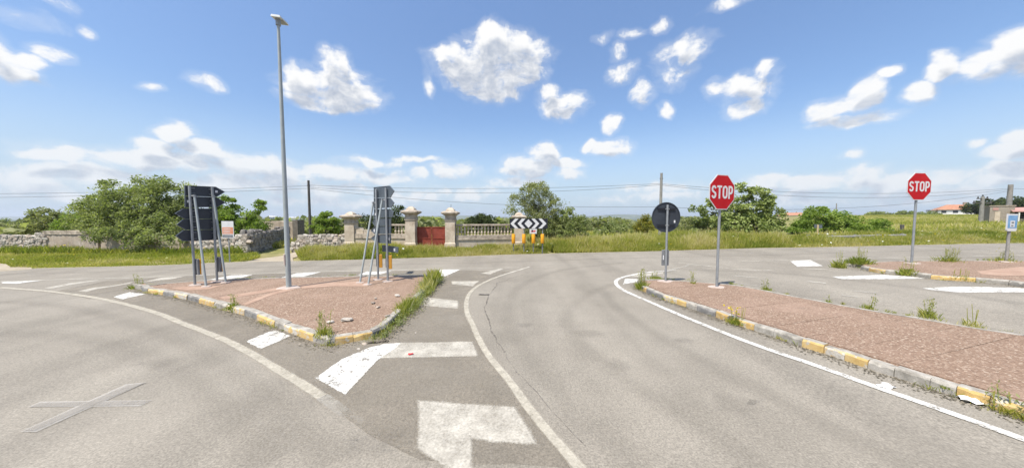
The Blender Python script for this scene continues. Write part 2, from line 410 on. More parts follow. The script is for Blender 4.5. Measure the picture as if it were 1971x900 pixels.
# older, browner asphalt of the hatched areas
m, nt, b = new_mat('old_asphalt'); c = n_wpos(nt); base, fin = asphalt_color(nt, c)
base = n_mix(nt, 1.0, base, (1.03, 1.0, .955), 'MULTIPLY')
gr = n_noise(nt, 24, 4, .7, c); base = n_mix(nt, n_ramp(nt, gr, [(.56, GREY(0)), (.66, GREY(.4))]), base, (.36, .31, .25))
ed = n_noise(nt, 1.2, 5, .65, c)
tr = nt.nodes.new('ShaderNodeBsdfTransparent'); mx = nt.nodes.new('ShaderNodeMixShader')
nt.links.new(n_ramp(nt, ed, [(.3, GREY(.20)), (.65, GREY(.75))]), mx.inputs[0]); nt.links.new(tr.outputs[0], mx.inputs[1]); nt.links.new(b.outputs[0], mx.inputs[2])
nt.links.new(mx.outputs[0], nt.nodes['Material Output'].inputs[0])
nt.links.new(base, b.inputs['Base Color']); b.inputs['Roughness'].default_value = .92; n_bump(nt, b, fin, .4, .006); M_OLD = m

def mat_paint(name, col, lo, hi, keep, scale=7, dirt=.25, amax=1.0):
    """road paint worn off in patches: coverage goes from lo to hi with the noise"""
    m, nt, b = new_mat(name); c = n_wpos(nt)
    f = n_math(nt, 'ADD', n_math(nt, 'MULTIPLY', n_noise(nt, scale, 6, .65, c), .55), n_math(nt, 'MULTIPLY', n_noise(nt, 42, 3, .7, c), .45))
    ea = nt.nodes.new('ShaderNodeAttribute'); ea.attribute_name = 'cover'
    f = n_math(nt, 'ADD', f, n_math(nt, 'MULTIPLY', n_math(nt, 'SUBTRACT', ea.outputs['Fac'], 1.0), .40))
    a = n_ramp(nt, f, [(lo, GREY(keep)), (hi, GREY(amax))])
    d = n_noise(nt, 2.3, 5, .6, c)
    k = n_mix(nt, n_ramp(nt, d, [(.4, GREY(0)), (.75, GREY(dirt))]), col, (.36, .32, .26))
    nt.links.new(k, b.inputs['Base Color']); b.inputs['Roughness'].default_value = .75; b.inputs['Specular IOR Level'].default_value = .25
    tr = nt.nodes.new('ShaderNodeBsdfTransparent'); mx = nt.nodes.new('ShaderNodeMixShader')
    nt.links.new(a, mx.inputs[0]); nt.links.new(tr.outputs[0], mx.inputs[1]); nt.links.new(b.outputs[0], mx.inputs[2])
    nt.links.new(mx.outputs[0], nt.nodes['Material Output'].inputs[0]); return m
M_WHITE = mat_paint('road_paint_white', (.60, .58, .53), .385, .49, .0, scale=8, dirt=.45)
M_WORN = mat_paint('road_paint_worn', (.56, .52, .44), .25, .66, .0, scale=3.5, dirt=.45)
M_CREAM = mat_paint('road_paint_cream', (.50, .455, .365), .16, .68, .0, dirt=.22)
M_FAINT = mat_paint('road_paint_faint', (.44, .41, .35), .26, .78, .0, dirt=.3)
M_CROSS = mat_paint('overlay_cross', (.335, .305, .262), .1, .9, .0, dirt=.0)
M_CROSSE = mat_paint('overlay_cross_edge', (.47, .44, .395), .1, .9, .0, dirt=.0)
M_CRACK = mat_paint('crack_tar', (.085, .076, .066), .40, .62, .0, scale=9, dirt=.2, amax=.6)
M_EDGE = mat_paint('edge_gravel', (.40, .35, .26), .25, .60, .0, scale=5, dirt=.3)
M_TRACK = mat_paint('tyre_track', (.15, .135, .112), .15, .75, .0, scale=1.2, dirt=.1, amax=.16)
M_STAIN = mat_paint('oil_stain', (.13, .117, .10), .25, .75, .0, scale=2.5, dirt=.1, amax=.22)

M_SOIL = None
m, nt, b = new_mat('terrain'); c = n_wpos(nt)
f1 = n_noise(nt, .06, 5, .6, c); f2 = n_noise(nt, 1.3, 6, .65, c)
g1 = n_ramp(nt, f2, [(.30, (.12, .14, .034)), (.5, (.20, .195, .065)), (.7, (.32, .28, .13))])
g2 = n_ramp(nt, f2, [(.30, (.15, .13, .06)), (.55, (.27, .225, .115)), (.75, (.34, .27, .17))])
ln = nt.nodes.new('ShaderNodeVectorMath'); ln.operation = 'LENGTH'; nt.links.new(c, ln.inputs[0])
far = n_math(nt, 'MULTIPLY', n_math(nt, 'SUBTRACT', ln.outputs['Value'], 130), .004, True)
fw = n_ramp(nt, n_noise(nt, .012, 5, .6, c), [(.40, (.045, .062, .022)), (.56, (.070, .090, .034)), (.66, (.20, .19, .10))])
nt.links.new(n_mix(nt, far, n_mix(nt, n_ramp(nt, f1, [(.42, GREY(0)), (.6, GREY(1))]), g1, g2), fw), b.inputs['Base Color'])
b.inputs['Roughness'].default_value = .95; b.inputs['Specular IOR Level'].default_value = .1
n_bump(nt, b, f2, .5, .05); M_TERR = m
M_DIRT = mat_simple('pale_dirt', [(.3, (.33, .27, .19)), (.7, (.46, .39, .29))], 2.2, 6, .95, .4, .01, (40, .25))

m, nt, b = new_mat('red_paving'); c = n_wpos(nt)
vo = nt.nodes.new('ShaderNodeTexVoronoi'); vo.inputs['Scale'].default_value = 54; nt.links.new(c, vo.inputs['Vector'])
vc = nt.nodes.new('ShaderNodeSeparateColor'); nt.links.new(vo.outputs['Color'], vc.inputs[0])
col = n_ramp(nt, vc.outputs[0], [(.0, (.175, .110, .072)), (.40, (.232, .150, .099)), (.82, (.280, .186, .126)), (.94, (.37, .275, .20)), (1, (.46, .37, .28))])
ft = n_noise(nt, 140, 3, .7, c); col = n_mix(nt, 1.0, col, n_ramp(nt, ft, [(.3, GREY(.72)), (.7, GREY(1.15))]), 'MULTIPLY')
pd = n_noise(nt, .9, 5, .6, c); col = n_mix(nt, n_ramp(nt, pd, [(.5, GREY(0)), (.72, GREY(.5))]), col, (.35, .240, .175))
pk = n_noise(nt, 2.6, 5, .6, c); col = n_mix(nt, n_ramp(nt, pk, [(.62, GREY(0)), (.75, GREY(.6))]), col, (.17, .120, .085))
nt.links.new(col, b.inputs['Base Color']); b.inputs['Roughness'].default_value = .9
n_bump(nt, b, vo.outputs['Distance'], .5, .008); M_RED = m
M_MORTAR = mat_simple('pink_mortar', [(.3, (.32, .205, .145)), (.7, (.44, .305, .225))], 5, 6, .95, .3, .008, (60, .2))
M_FOOT = mat_simple('footing_concrete', [(.3, (.42, .33, .28)), (.7, (.56, .47, .41))], 8, 5, .95, .3, .006, (60, .2))
M_CONC = mat_simple('kerb_concrete', [(.30, (.20, .18, .15)), (.5, (.36, .33, .28)), (.70, (.50, .46, .40))], 7, 7, .9, .5, .006, (55, .25))
M_KDARK = mat_simple('kerb_dark', [(.28, (.13, .125, .118)), (.5, (.22, .21, .195)), (.74, (.38, .355, .315))], 6, 7, .9, .5, .006, (50, .25))
def mat_kerb_yellow(name, bare):
    m, nt, b = new_mat(name); c = n_wpos(nt)
    f = n_noise(nt, 9, 7, .68, c)
    y = n_ramp(nt, n_noise(nt, 5, 5, .65, c), [(.3, (.36, .23, .08)), (.5, (.50, .335, .12)), (.7, (.58, .43, .21))])
    w = n_ramp(nt, n_noise(nt, 30, 4, .7, c), [(.3, (.34, .31, .26)), (.7, (.55, .51, .44))])
    nt.links.new(n_mix(nt, n_ramp(nt, f, [(bare, GREY(0)), (bare + .08, GREY(1))]), y, w), b.inputs['Base Color'])
    b.inputs['Roughness'].default_value = .8; n_bump(nt, b, n_noise(nt, 40, 5, .7, c), .5, .006); return m
M_KYEL = mat_kerb_yellow('kerb_yellow', .545); M_KYELW = mat_kerb_yellow('kerb_yellow_worn', .45)
M_KWHITE = mat_simple('kerb_white', [(.3, (.36, .33, .28)), (.55, (.66, .63, .57))], 8, 6, .85, .4, .006, (50, .25))

m, nt, b = new_mat('galvanised_steel'); c = n_coord(nt)
f = n_noise(nt, 6, 6, .6, c)
nt.links.new(n_ramp(nt, f, [(.3, (.22, .23, .235)), (.7, (.33, .345, .35))]), b.inputs['Base Color'])
b.inputs['Metallic'].default_value = .35; b.inputs['Roughness'].default_value = .55; M_GALV = m
M_PAINTPOLE = mat_simple('pole_paint', [(.3, (.27, .30, .30)), (.7, (.36, .385, .375))], 3, 5, .5, world_pos=False)
M_SIGNBACK = mat_simple('sign_back_grey', [(.3, (.030, .036, .046)), (.7, (.046, .054, .067))], 2.5, 6, .5, spec=.4, world_pos=False, fine=(40, .15))
M_SIGNBACK2 = mat_simple('sign_back_slate', [(.3, (.068, .084, .100)), (.7, (.105, .126, .145))], 2.5, 6, .5, spec=.4, world_pos=False, fine=(40, .15))
M_RIM = mat_simple('sign_rim', [(.3, (.10, .115, .13)), (.7, (.15, .17, .19))], 5, 4, .5, world_pos=False)
M_STICK = mat_simple('sticker_white', [(.3, (.62, .62, .62)), (.7, (.74, .74, .74))], 20, 4, .6, world_pos=False)
M_STOPRED = mat_simple('sign_red', [(.3, (.40, .008, .012)), (.7, (.47, .012, .016))], 3, 6, .6, spec=.15, world_pos=False, fine=(25, .10))
M_SIGNWHITE = mat_simple('sign_white', [(.3, (.54, .54, .53)), (.7, (.64, .64, .63))], 4, 6, .5, world_pos=False, fine=(30, .06))
M_BLACK = mat_simple('sign_black', [(.3, (.012, .013, .018)), (.7, (.022, .024, .030))], 4, 5, .45, world_pos=False)
M_ORANGE = mat_simple('reflector_orange', [(.3, (.66, .27, .012)), (.7, (.80, .38, .025))], 7, 5, .45, world_pos=False)
M_ORANGED = mat_simple('reflector_ochre', [(.3, (.50, .23, .03)), (.7, (.62, .32, .05))], 7, 5, .6, world_pos=False)
M_GREYPL = mat_simple('grey_plastic', [(.3, (.13, .135, .14)), (.7, (.22, .225, .23))], 7, 5, .6, world_pos=False)
M_BLUE = mat_simple('sign_blue', [(.3, (.09, .23, .42)), (.7, (.20, .35, .52))], 6, 6, .5, world_pos=False)
M_TERRA = mat_simple('poster_orange', [(.3, (.50, .20, .11)), (.7, (.60, .28, .17))], 10, 5, .6, world_pos=False)
M_LAMPW = mat_simple('lamp_housing', [(.3, (.60, .62, .60)), (.7, (.70, .71, .68))], 5, 5, .45, world_pos=False)
M_LAMPG = mat_simple('lamp_lens', [(.3, (.24, .25, .25)), (.7, (.34, .35, .34))], 5, 5, .35, world_pos=False)
M_LIME = mat_simple('limestone', [(.25, (.36, .285, .21)), (.48, (.56, .465, .355)), (.72, (.68, .59, .475))], 2.6, 8, .9, .5, .012, (26, .28))
M_LIMED = mat_simple('limestone_weathered', [(.28, (.22, .18, .14)), (.5, (.44, .37, .29)), (.72, (.60, .52, .425))], 4.5, 8, .92, .5, .012, (26, .3))
M_PLAST = mat_simple('old_plaster', [(.25, (.28, .22, .165)), (.5, (.46, .375, .295)), (.75, (.58, .50, .41))], 1.6, 8, .95, .5, .015, (18, .3))
M_STONE = [mat_simple('field_stone_%d' % i, [(.28, tuple(k * .45 for k in cc)), (.5, cc), (.75, tuple(min(.7, k * 1.3) for k in cc))], 6, 7, .95, .6, .015, (22, .3))
           for i, cc in enumerate([(.47, .42, .355), (.55, .495, .425), (.40, .345, .285), (.50, .42, .34)])]
M_CORE = mat_simple('wall_core', [(.3, (.10, .085, .07)), (.7, (.19, .165, .14))], 5, 6, .95)
M_RUST = mat_simple('gate_red', [(.25, (.15, .036, .022)), (.5, (.26, .050, .030)), (.75, (.32, .075, .048))], 3.0, 7, .7, .2, .005, (16, .25))
M_CPOLE = mat_simple('concrete_pole', [(.3, (.20, .19, .17)), (.7, (.33, .315, .285))], 3, 6, .9, .3, .01, (30, .2))
M_CPOLED = mat_simple('dark_wood_pole', [(.3, (.060, .055, .05)), (.7, (.12, .11, .10))], 3, 6, .9)
M_CABLE = mat_simple('cable_black', [(.3, (.06, .06, .062)), (.7, (.10, .10, .10))], 3, 4, .6)
M_BARK = mat_simple('bark', [(.3, (.085, .068, .052)), (.7, (.19, .16, .13))], 8, 7, .95, .6, .02, (30, .3))
M_ROOF = mat_simple('roof_tile', [(.3, (.30, .13, .075)), (.7, (.46, .24, .15))], 1.5, 6, .9)
M_WALLW = mat_simple('house_white', [(.3, (.62, .60, .56)), (.7, (.74, .72, .68))], .8, 5, .9)
M_WALLT = mat_simple('wall_tan', [(.3, (.26, .22, .175)), (.7, (.38, .33, .27))], .9, 6, .9, .3, .01, (9, .25))
M_DARKW = mat_simple('window_dark', [(.3, (.03, .033, .036)), (.7, (.05, .053, .056))], 2, 3, .3)
M_AWN = mat_simple('awning_pink', [(.3, (.38, .20, .17)), (.7, (.48, .28, .24))], 2, 5, .8)
M_WOODP = mat_simple('post_wood', [(.3, (.42, .32, .17)), (.7, (.55, .44, .26))], 6, 5, .8)
M_RAIL = mat_simple('guardrail_steel', [(.3, (.22, .21, .19)), (.7, (.36, .345, .32))], 3, 6, .6, metal=.3)
M_PAPER = mat_simple('paper', [(.3, (.66, .65, .63)), (.7, (.78, .77, .75))], 12, 5, .8)
M_REDLIT = mat_simple('red_scrap', [(.3, (.50, .03, .04)), (.7, (.62, .07, .07))], 20, 4, .6)

def mat_leaf(name, stops, trans=.50, rough=.55):
    m, nt, b = new_mat(name); at_ = nt.nodes.new('ShaderNodeAttribute'); at_.attribute_name = 'tint'
    col = n_ramp(nt, at_.outputs['Fac'], stops)
    nt.links.new(col, b.inputs['Base Color']); b.inputs['Roughness'].default_value = rough; b.inputs['Specular IOR Level'].default_value = .25
    t = nt.nodes.new('ShaderNodeBsdfTranslucent'); nt.links.new(n_mix(nt, 1.0, col, (1.0, 1.12, .55), 'MULTIPLY'), t.inputs[0])
    mx = nt.nodes.new('ShaderNodeMixShader'); mx.inputs[0].default_value = trans
    nt.links.new(b.outputs[0], mx.inputs[1]); nt.links.new(t.outputs[0], mx.inputs[2])
    nt.links.new(mx.outputs[0], nt.nodes['Material Output'].inputs[0]); return m
L_MID = mat_leaf('leaf_mid', [(0, (.150, .180, .068)), (.5, (.290, .325, .125)), (1, (.430, .455, .205))])
L_DARK = mat_leaf('leaf_dark', [(0, (.040, .058, .020)), (.5, (.075, .100, .034)), (1, (.125, .150, .055))])
L_BRIGHT = mat_leaf('leaf_bright', [(0, (.140, .205, .036)), (.5, (.240, .325, .060)), (1, (.365, .435, .105))])
L_OLIVE = mat_leaf('leaf_olive', [(0, (.175, .190, .080)), (.5, (.285, .300, .132)), (1, (.410, .415, .205))])
L_FIG = mat_leaf('leaf_fig', [(0, (.150, .190, .056)), (.5, (.275, .325, .098)), (1, (.440, .480, .190))], .3, .4)
L_YEL = mat_leaf('leaf_yellow', [(0, (0.144, 0.156, 0.024)), (.5, (0.264, 0.240, 0.036)), (1, (0.432, 0.360, 0.060))])
L_DRY = mat_leaf('leaf_dry', [(0, (.10, .085, .06)), (.5, (.18, .155, .115)), (1, (.28, .24, .18))], .15)
L_GRASS = mat_leaf('grass_blade', [(0, (.210, .260, .040)), (.3, (.335, .360, .062)), (.55, (.470, .445, .100)), (.8, (.60, .520, .200)), (1, (.68, .59, .34))], .52)
L_FLOWER = mat_leaf('petal', [(0, (.72, .52, .02)), (.5, (.75, .62, .08)), (1, (.80, .80, .74))], .3)

# ------------------------------------------------------------------ terrain, road, lane
def sinh_axis(n, a, mx):
    t = np.linspace(-1, 1, n); return np.sinh(t * a) / math.sinh(a) * mx
ax = sinh_axis(190, 7.2, 7000); ay = sinh_axis(190, 7.2, 7000)
XX, YY = np.meshgrid(ax, ay); ZZ = Gn(XX, YY) - .045
rr = np.hypot(XX, YY)
ZZ += np.where(rr > 60, np.sin(XX * .013 + 1) * np.cos(YY * .011) * np.clip((rr - 60) / 500, 0, 1) * 2.0, 0)
n = len(ax); idx = np.arange(n * n).reshape(n, n)
FF = np.stack([idx[:-1, :-1], idx[:-1, 1:], idx[1:, 1:], idx[1:, :-1]], -1).reshape(-1, 4)
ter = np_mesh('terrain', np.stack([XX, YY, ZZ], -1).reshape(-1, 3), FF, M_TERR, smooth=True); tag(ter, kind='structure')

EDGE = [(0,519),(60,516.5),(200,513),(330,509.5),(400,506),(470,503.5),(560,502),(700,499),(850,494.5),(1000,489),(1150,485.5),(1300,482),(1450,477.5),(1600,475),(1750,471.5),(1900,468.5),(1971,467.5)]
edge = [gp(u, v) for u, v in EDGE]
e0 = edge[0] + (edge[0] - edge[2]).normalized() * 45; e1 = edge[-1] + (edge[-1] - edge[-3]).normalized() * 70
road_poly = [(e0.x, e0.y)] + [(p.x, p.y) for p in smooth_poly(edge, .7)] + [(e1.x, e1.y), (80, -25), (-70, -25)]
road = drape('road', road_poly, 0, M_ASPH); tag(road, kind='structure')
lane = drape('dirt_lane', [(p.x, p.y) for p in (gp(452,505), gp(470,503), gp(500,497), gp(530,493), gp(549,490.5))] + [(-15.2, 24), (-13.2, 24)] + [(p.x, p.y) for p in (gp(563,496), gp(566,504))], -.012, M_DIRT); tag(lane, kind='structure')
dp = [gp(-60,512), gp(0,507), gp(14,508), gp(20,514), gp(60,514.5), gp(62,518), gp(0,522), gp(-80,524)]
dpa = drape('dirt_patch', [(p.x, p.y) for p in dp], .004, M_DIRT); tag(dpa, kind='structure')

# old asphalt of the hatched wedge between the lines, and painted markings (parts of the road)
def rough_outline(P, amp=.012, step=.10):
    out = []
    for a, b_ in zip(P, P[1:] + P[:1]):
        k = max(1, int((b_ - a).length / step))
        for j in range(k):
            q = a.lerp(b_, j / k); out.append((q.x + random.uniform(-amp, amp), q.y + random.uniform(-amp, amp)))
    return out
def paint(name, pix, off, mat): return drape(name, rough_outline([gp(u, v) for u, v in pix], .005 if 'hatch' in name else .05, .25 if 'hatch' in name else .4), off, mat, road, .035 if mat is M_WHITE else .055 if 'hatch' in name else 0)
paint('asphalt_patch', [(100,562),(213,579),(297,600.5),(391,637),(472,676),(586,742),(639,777),(720,840),(800,885),(1095,899),(1050,834),(1010,781),(975,731),(940,689),(918,653),(897,600),(896,580),(905,561),(945,535),(985,522),(860,519),(780,521),(600,524),(350,531),(200,541)], .003, M_OLD)
ribbon('lane_line', [(0,553.5),(45,557),(100,561.5),(172,571.3),(213,579),(258,589.8),(309,605),(344,619.4),(391.6,637.8),(438.7,657),(486,682),(532.7,710),(586,742),(620,764)], .12, .009, M_CREAM, road, jit=.05)
ribbon('lane_line', [(620,764),(639,777.6),(690,815),(760,868)], .15, .009, M_FAINT, road, jit=.05, fade=True)
ribbon('lane_line', [(1300,519.5),(1279,521.5),(1248,524),(1227,527),(1197,534),(1185.5,541.6),(1190,551),(1204.6,560.8),(1227,570.8),(1256.7,583.7),(1313,608),(1370,631),(1426.7,653.6),(1483,674),(1541,693.5),(1600,714),(1676.6,741.8),(1778.8,777),(1906.6,822.5),(1990,853),(2150,905)], .125, .009, M_WHITE, road, jit=.0, soft=.22)
ribbon('lane_line', [(1019,513.6),(990,522.5),(962.6,531)], .13, .009, M_WORN, road, jit=.05)
ribbon('lane_line', [(962.6,531),(947.4,537),(924.6,547.6),(908,560),(899,576),(898.5,600),(908,621),(922,653),(943.5,688.8),(979,731),(1014.5,781),(1057,834),(1107,891),(1150,940)], .115, .009, M_CREAM, road, jit=.05)
ribbon('edge_line', [(0,543),(88,539),(152,536.8),(259,534.5),(360,530),(520,526.3),(626.5,522.5),(748,520.5),(850,517.8),(1000,514.6)], .11, .009, M_WORN, road, jit=.2)
ribbon('edge_line', [(1300,491),(1400,488.5),(1500,486),(1620,482),(1750,478.5),(1971,473.5)], .10, .009, M_FAINT, road, jit=.2)
ribbon('edge_line', [(840,502.5),(920,501)], .10, .009, M_FAINT, road, jit=.2)
ribbon('edge_line', [(1390,504),(1470,502),(1540,500.5),(1620,498),(1760,495.5),(1971,491.5)], .10, .009, M_WORN, road, jit=.25)
ribbon('edge_line', [(1306,506),(1345,510),(1390,515),(1431,518.8),(1492,520.5)], .11, .009, M_WORN, road, jit=.25)
ribbon('edge_line', [(1545,517.2),(1592,518.6)], .16, .009, M_WORN, road, jit=.2)
ribbon('edge_line', [(1554,541.5),(1590,545)], .16, .009, M_WORN, road, jit=.3)
ribbon('edge_line', [(1408,544.5),(1440,548),(1468,551.5)], .10, .009, M_FAINT, road, jit=.3)
ribbon('edge_line', [(1640,560),(1690,564)], .10, .009, M_FAINT, road, jit=.3)
ribbon('edge_line', [(1620,568),(1650,572)], .10, .009, M_FAINT, road, jit=.3)
ribbon('edge_line', [(1413,531),(1460,535)], .12, .009, M_FAINT, road, jit=.3)
ribbon('edge_line', [(1288,520.5),(1311,514.5),(1328,510)], .16, .009, M_FAINT, road, jit=.3)
for pix, mt in [
 ([(214.6,572),(249.6,561.4),(284.6,565.2),(234.4,577)], M_WHITE), ([(468,657.4),(530,632.6),(564,645.8),(500,674)], M_WHITE),
 ([(601,728.5),(655,691),(706,669),(740,660.5),(775,659),(768,668),(731,692),(702,725),(664,765)], M_WHITE),
 ([(735,662),(759,658),(913.6,655.6),(925,687.5),(724,691.5)], M_WORN),
 ([(799,767),(994,780),(1019,815),(1047,863),(960,857),(917,852),(917,935),(865,935),(848,905),(796,866)], M_WORN),
 ([(815.5,570.6),(884,577.8),(885,595.5),(797.8,587.5)], M_WORN), ([(866,541),(925,540),(912,551.5),(868,547.5)], M_WORN),
 ([(844,518.7),(889,518),(859,531.5),(842,531.5)], M_WHITE), ([(921,526.5),(961,516.5),(972,517),(945,528)], M_WORN),
 ([(268,544),(310,533.5),(362,530.8),(335,536.5)], M_WORN), ([(396,539),(445.5,529.5),(489.6,528),(465,535)], M_WHITE),
 ([(536.7,534.3),(570,525.5),(620.5,523),(584,532.8)], M_WHITE), ([(686,530),(702.6,522.8),(757.5,521),(733,528)], M_WHITE),
 ([(0,541.5),(88,538.8),(30,546.5),(0,545.5)], M_WHITE), ([(79,555),(110,549),(130,545),(198,537.5),(190,540),(135,549),(100,556)], M_WORN),
 ([(145,560.5),(180,553),(215,549.5),(262,541),(250,546),(190,556),(165,562.5)], M_WORN),
 ([(1201.6,535.5),(1229,537),(1237,541),(1197,548)], M_WHITE), ([(1200,532.5),(1232,526.5),(1279,522),(1279,527),(1235,533.5)], M_WORN),
 ([(1519,502),(1561,500),(1586,512),(1533,513.5)], M_WHITE),
 ([(1598,532),(1700,528.5),(1760,532),(1785,536.5),(1700,537.5),(1620,537.5)], M_WHITE),
 ([(1772,554.5),(1833.7,551),(1905,552),(1990,555),(1990,563),(1851.5,563.5),(1791,558)], M_WHITE)]:
    paint('hatch_marking', pix, .006 if mt is not M_WHITE else .0065, mt)
c1 = [(53,784),(78,773),(293,770),(270,782)]; c2 = [(38,832),(242,740),(282,736),(70,832)]
def inset(pp, k):
    P = [gp(u, v) for u, v in pp]; c = sum(P, Vector()) / 4
    long_ = (P[2] - P[0]).normalized(); out = []
    for p in P:
        d = p - c; a = d.dot(long_); s = d - long_ * a
        out.append(c + long_ * (a * .975) + s * k)
    return out
for k_, pp in enumerate((c1, c2)):   # faint double-outlined viewer overlay cross, added as a flat road mark
    drape('cross_outline', [(p.x, p.y) for p in (gp(u, v) for u, v in pp)], .0062 + k_ * .002, M_CROSSE, road)
    drape('cross_fill', [(p.x, p.y) for p in inset(pp, .72)], .0105 + k_ * .002, M_CROSS, road)
ribbon('gravel_edge', [(u, v + .4) for u, v in EDGE], .34, .0045, M_EDGE, road, step=.4, jit=.35, soft=.8)
# tyre-darkened bands and stains
for pix, w in (([(1200,505),(1080,520),(1000,552),(978,600),(1000,660),(1060,740),(1150,830),(1230,905)], .42), ([(1290,520),(1180,548),(1120,575),(1090,615),(1130,670),(1230,745),(1380,840),(1480,905)], .42), ([(1165,560),(1185,590),(1260,640),(1400,720),(1560,800),(1760,900)], .40), ([(0,640),(150,650),(300,690),(430,770),(540,880)], .45), ([(0,580),(140,592),(280,630),(400,685),(520,770),(640,890)], .4), ([(0,528),(300,520),(600,512),(900,506),(1200,497),(1500,490),(1900,479)], .5), ([(1290,517),(1500,526),(1700,546),(1971,585)], .5)):
    ribbon('tyre_track', pix, w, .0042, M_TRACK, road, step=.4, jit=.1, soft=.8)
for (u, v, r_) in ((1130,640,.35),(1190,700,.25),(1320,655,.2),(720,850,.3),(300,700,.3),(1010,625,.2),(1420,780,.3),(640,620+50,.18)):
    p = gp(u, v); drape('oil_stain', [(p.x + r_ * 1.3 * math.cos(a) * random.uniform(.7, 1.2), p.y + r_ * math.sin(a) * random.uniform(.7, 1.2)) for a in [i * .5236 for i in range(12)]], .0036 + random.uniform(0, .0004), M_STAIN, road, r_ * .6)
# cracks in the asphalt
for pix, w in (([(1100,509),(1060,516),(1020,524),(981,536),(957.7,545),(947,559),(938,573),(933,591),(940,618),(945,635.5),(957.7,658.6),(972,678)], .05), ([(972,678),(986,706.5),(1018,738.5),(1061,788),(1128,859)], .018), ([(1560,556),(1590,559)], .05)):
    pts = []
    for (a, b_) in zip(pix[:-1], pix[1:]):
        for t in (0, .33, .66): pts.append((a[0] + (b_[0]-a[0])*t + random.uniform(-2, 2), a[1] + (b_[1]-a[1])*t + random.uniform(-1, 1)))
    pts.append(pix[-1])
    ribbon('crack', pts, w * .6, .005, M_CRACK, road, step=.1, jit=.6)

# ------------------------------------------------------------------ traffic islands with kerb stones
KH = .125
def arc(pts):
    s = [0]
    for a, b_ in zip(pts[:-1], pts[1:]): s.append(s[-1] + (b_ - a).length)
    return s
def sample(pts, S, s):
    s = max(0, min(S[-1], s)); i = max(0, min(len(pts) - 2, int(np.searchsorted(S, s)) - 1))
    t = (s - S[i]) / max(1e-9, S[i+1] - S[i]); return pts[i].lerp(pts[i+1], t)
def kerb(parent, pts, inward, stones, h=KH, w=.13):
    """pts: polyline of the outer foot; stones: list of (s0, s1, face material)"""
    S = arc(pts)
    for (s0, s1, mt) in stones:
        b_ = MB(); k = 4; secs = []; dz = random.uniform(-.012, .006); tl = random.uniform(-.014, .014); lat = random.uniform(-.008, .008); tw = random.uniform(-.01, .01)
        for j in range(k + 1):
            s = s0 + .003 + (s1 - s0 - .006) * j / k
            p = sample(pts, S, s); q = (sample(pts, S, s + .06) - sample(pts, S, s - .06)).normalized()
            nrm = Vector((-q.y, q.x, 0)) * inward; z = G(p.x, p.y); hh = h + dz + tl * (j / k - .5)
            ch = random.uniform(0, .012) + (random.uniform(.0, .03) if random.random() < .25 else 0); lo_ = lat + tw * (j / k - .5)
            secs.append([p + nrm * (o + lo_) + Vector((0, 0, z + zz)) for o, zz in ((.0, -.05), (.006, hh - .022 - ch), (.016 + ch * .8, hh - .005 - ch * .2), (.034 + ch, hh), (w, hh), (w, -.05))])
        for j in range(k):
            A, B_ = secs[j], secs[j+1]
            b_.cur = 1; b_.add([A[0], A[1], A[2], B_[0], B_[1], B_[2]], [(0, 3, 4, 1), (1, 4, 5, 2)])
            b_.cur = 0; b_.add(A[2:] + B_[2:], [(0, 4, 5, 1), (1, 5, 6, 2), (2, 6, 7, 3)])
        b_.cur = 1
        b_.add(secs[0], [(0, 1, 2, 3, 4, 5)]); b_.add(secs[-1], [(0, 1, 2, 3, 4, 5)])
        b_.build('kerb_stone', [M_CONC, mt], parent)
def nearest_s(pts, S, p):
    best = min(range(len(pts)), key=lambda i: (pts[i] - p).length); return S[best]
def inset_poly(pts, d):                            # closed polygon, moved inward by d
    n = len(pts); area = sum(pts[i].x * pts[(i+1) % n].y - pts[(i+1) % n].x * pts[i].y for i in range(n)); sg = 1 if area > 0 else -1
    out = []
    for i in range(n):
        q = (pts[(i+1) % n] - pts[i-1]).normalized(); out.append(pts[i] + Vector((-q.y, q.x, 0)) * d * sg)
    return out
flat = lambda p: Vector((p.x, p.y, 0))

def island(front_pix, back_pix, stones, name):
    """front_pix: foot of the kerb seen from here; back_pix: far top edge"""
    f = [flat(p) for p in smooth_poly([gp(u, v) for u, v in front_pix], .12)]
    bk = [flat(p) for p in smooth_poly([gp(u, v, KH) for u, v in back_pix], .12)]
    loop = f + bk
    area = sum(loop[i].x * loop[(i+1) % len(loop)].y - loop[(i+1) % len(loop)].x * loop[i].y for i in range(len(loop)))
    inward = 1 if area > 0 else -1
    body = drape(name, [(p.x, p.y) for p in inset_poly(loop, .11)], KH - .012, M_RED); tag(body, kind='structure')
    S = arc(f); st = []
    for (u0, v0, u1, v1, mt) in stones:
        s0 = nearest_s(f, S, flat(gp(u0, v0))); s1 = nearest_s(f, S, flat(gp(u1, v1)))
        L = s1 - s0; k = max(1, round(L / .95))
        for j in range(k): st.append((s0 + L * j / k, s0 + L * (j+1) / k, mt))
    kerb(body, f, inward, st)
    # far side
    S2 = arc(bk + [f[0]]); k = max(1, round(S2[-1] / 1.0))
    kerb(body, bk + [f[0]], inward, [(S2[-1] * j / k, S2[-1] * (j+1) / k, M_CONC if j % 3 else M_KWHITE) for j in range(k)])
    return body, loop, inward
Y_, Y2, D_, C_, W_ = M_KYEL, M_KYELW, M_KDARK, M_CONC, M_KWHITE
LF = [(268,553),(275,561.5),(300,565.5),(330,571),(365,578),(400,588),(440,599),(470,607),(500,618),(528,629),(560,641),(590,653),(612,660),(628,665),(645,664),(680,657.5),(718,650),(740,640),(757,624),(776,606),(800,586),(822,563),(838,545),(845,533)]
LB = [(838,528),(780,529),(700,530),(600,531.5),(500,534),(400,538),(330,543),(290,548)]
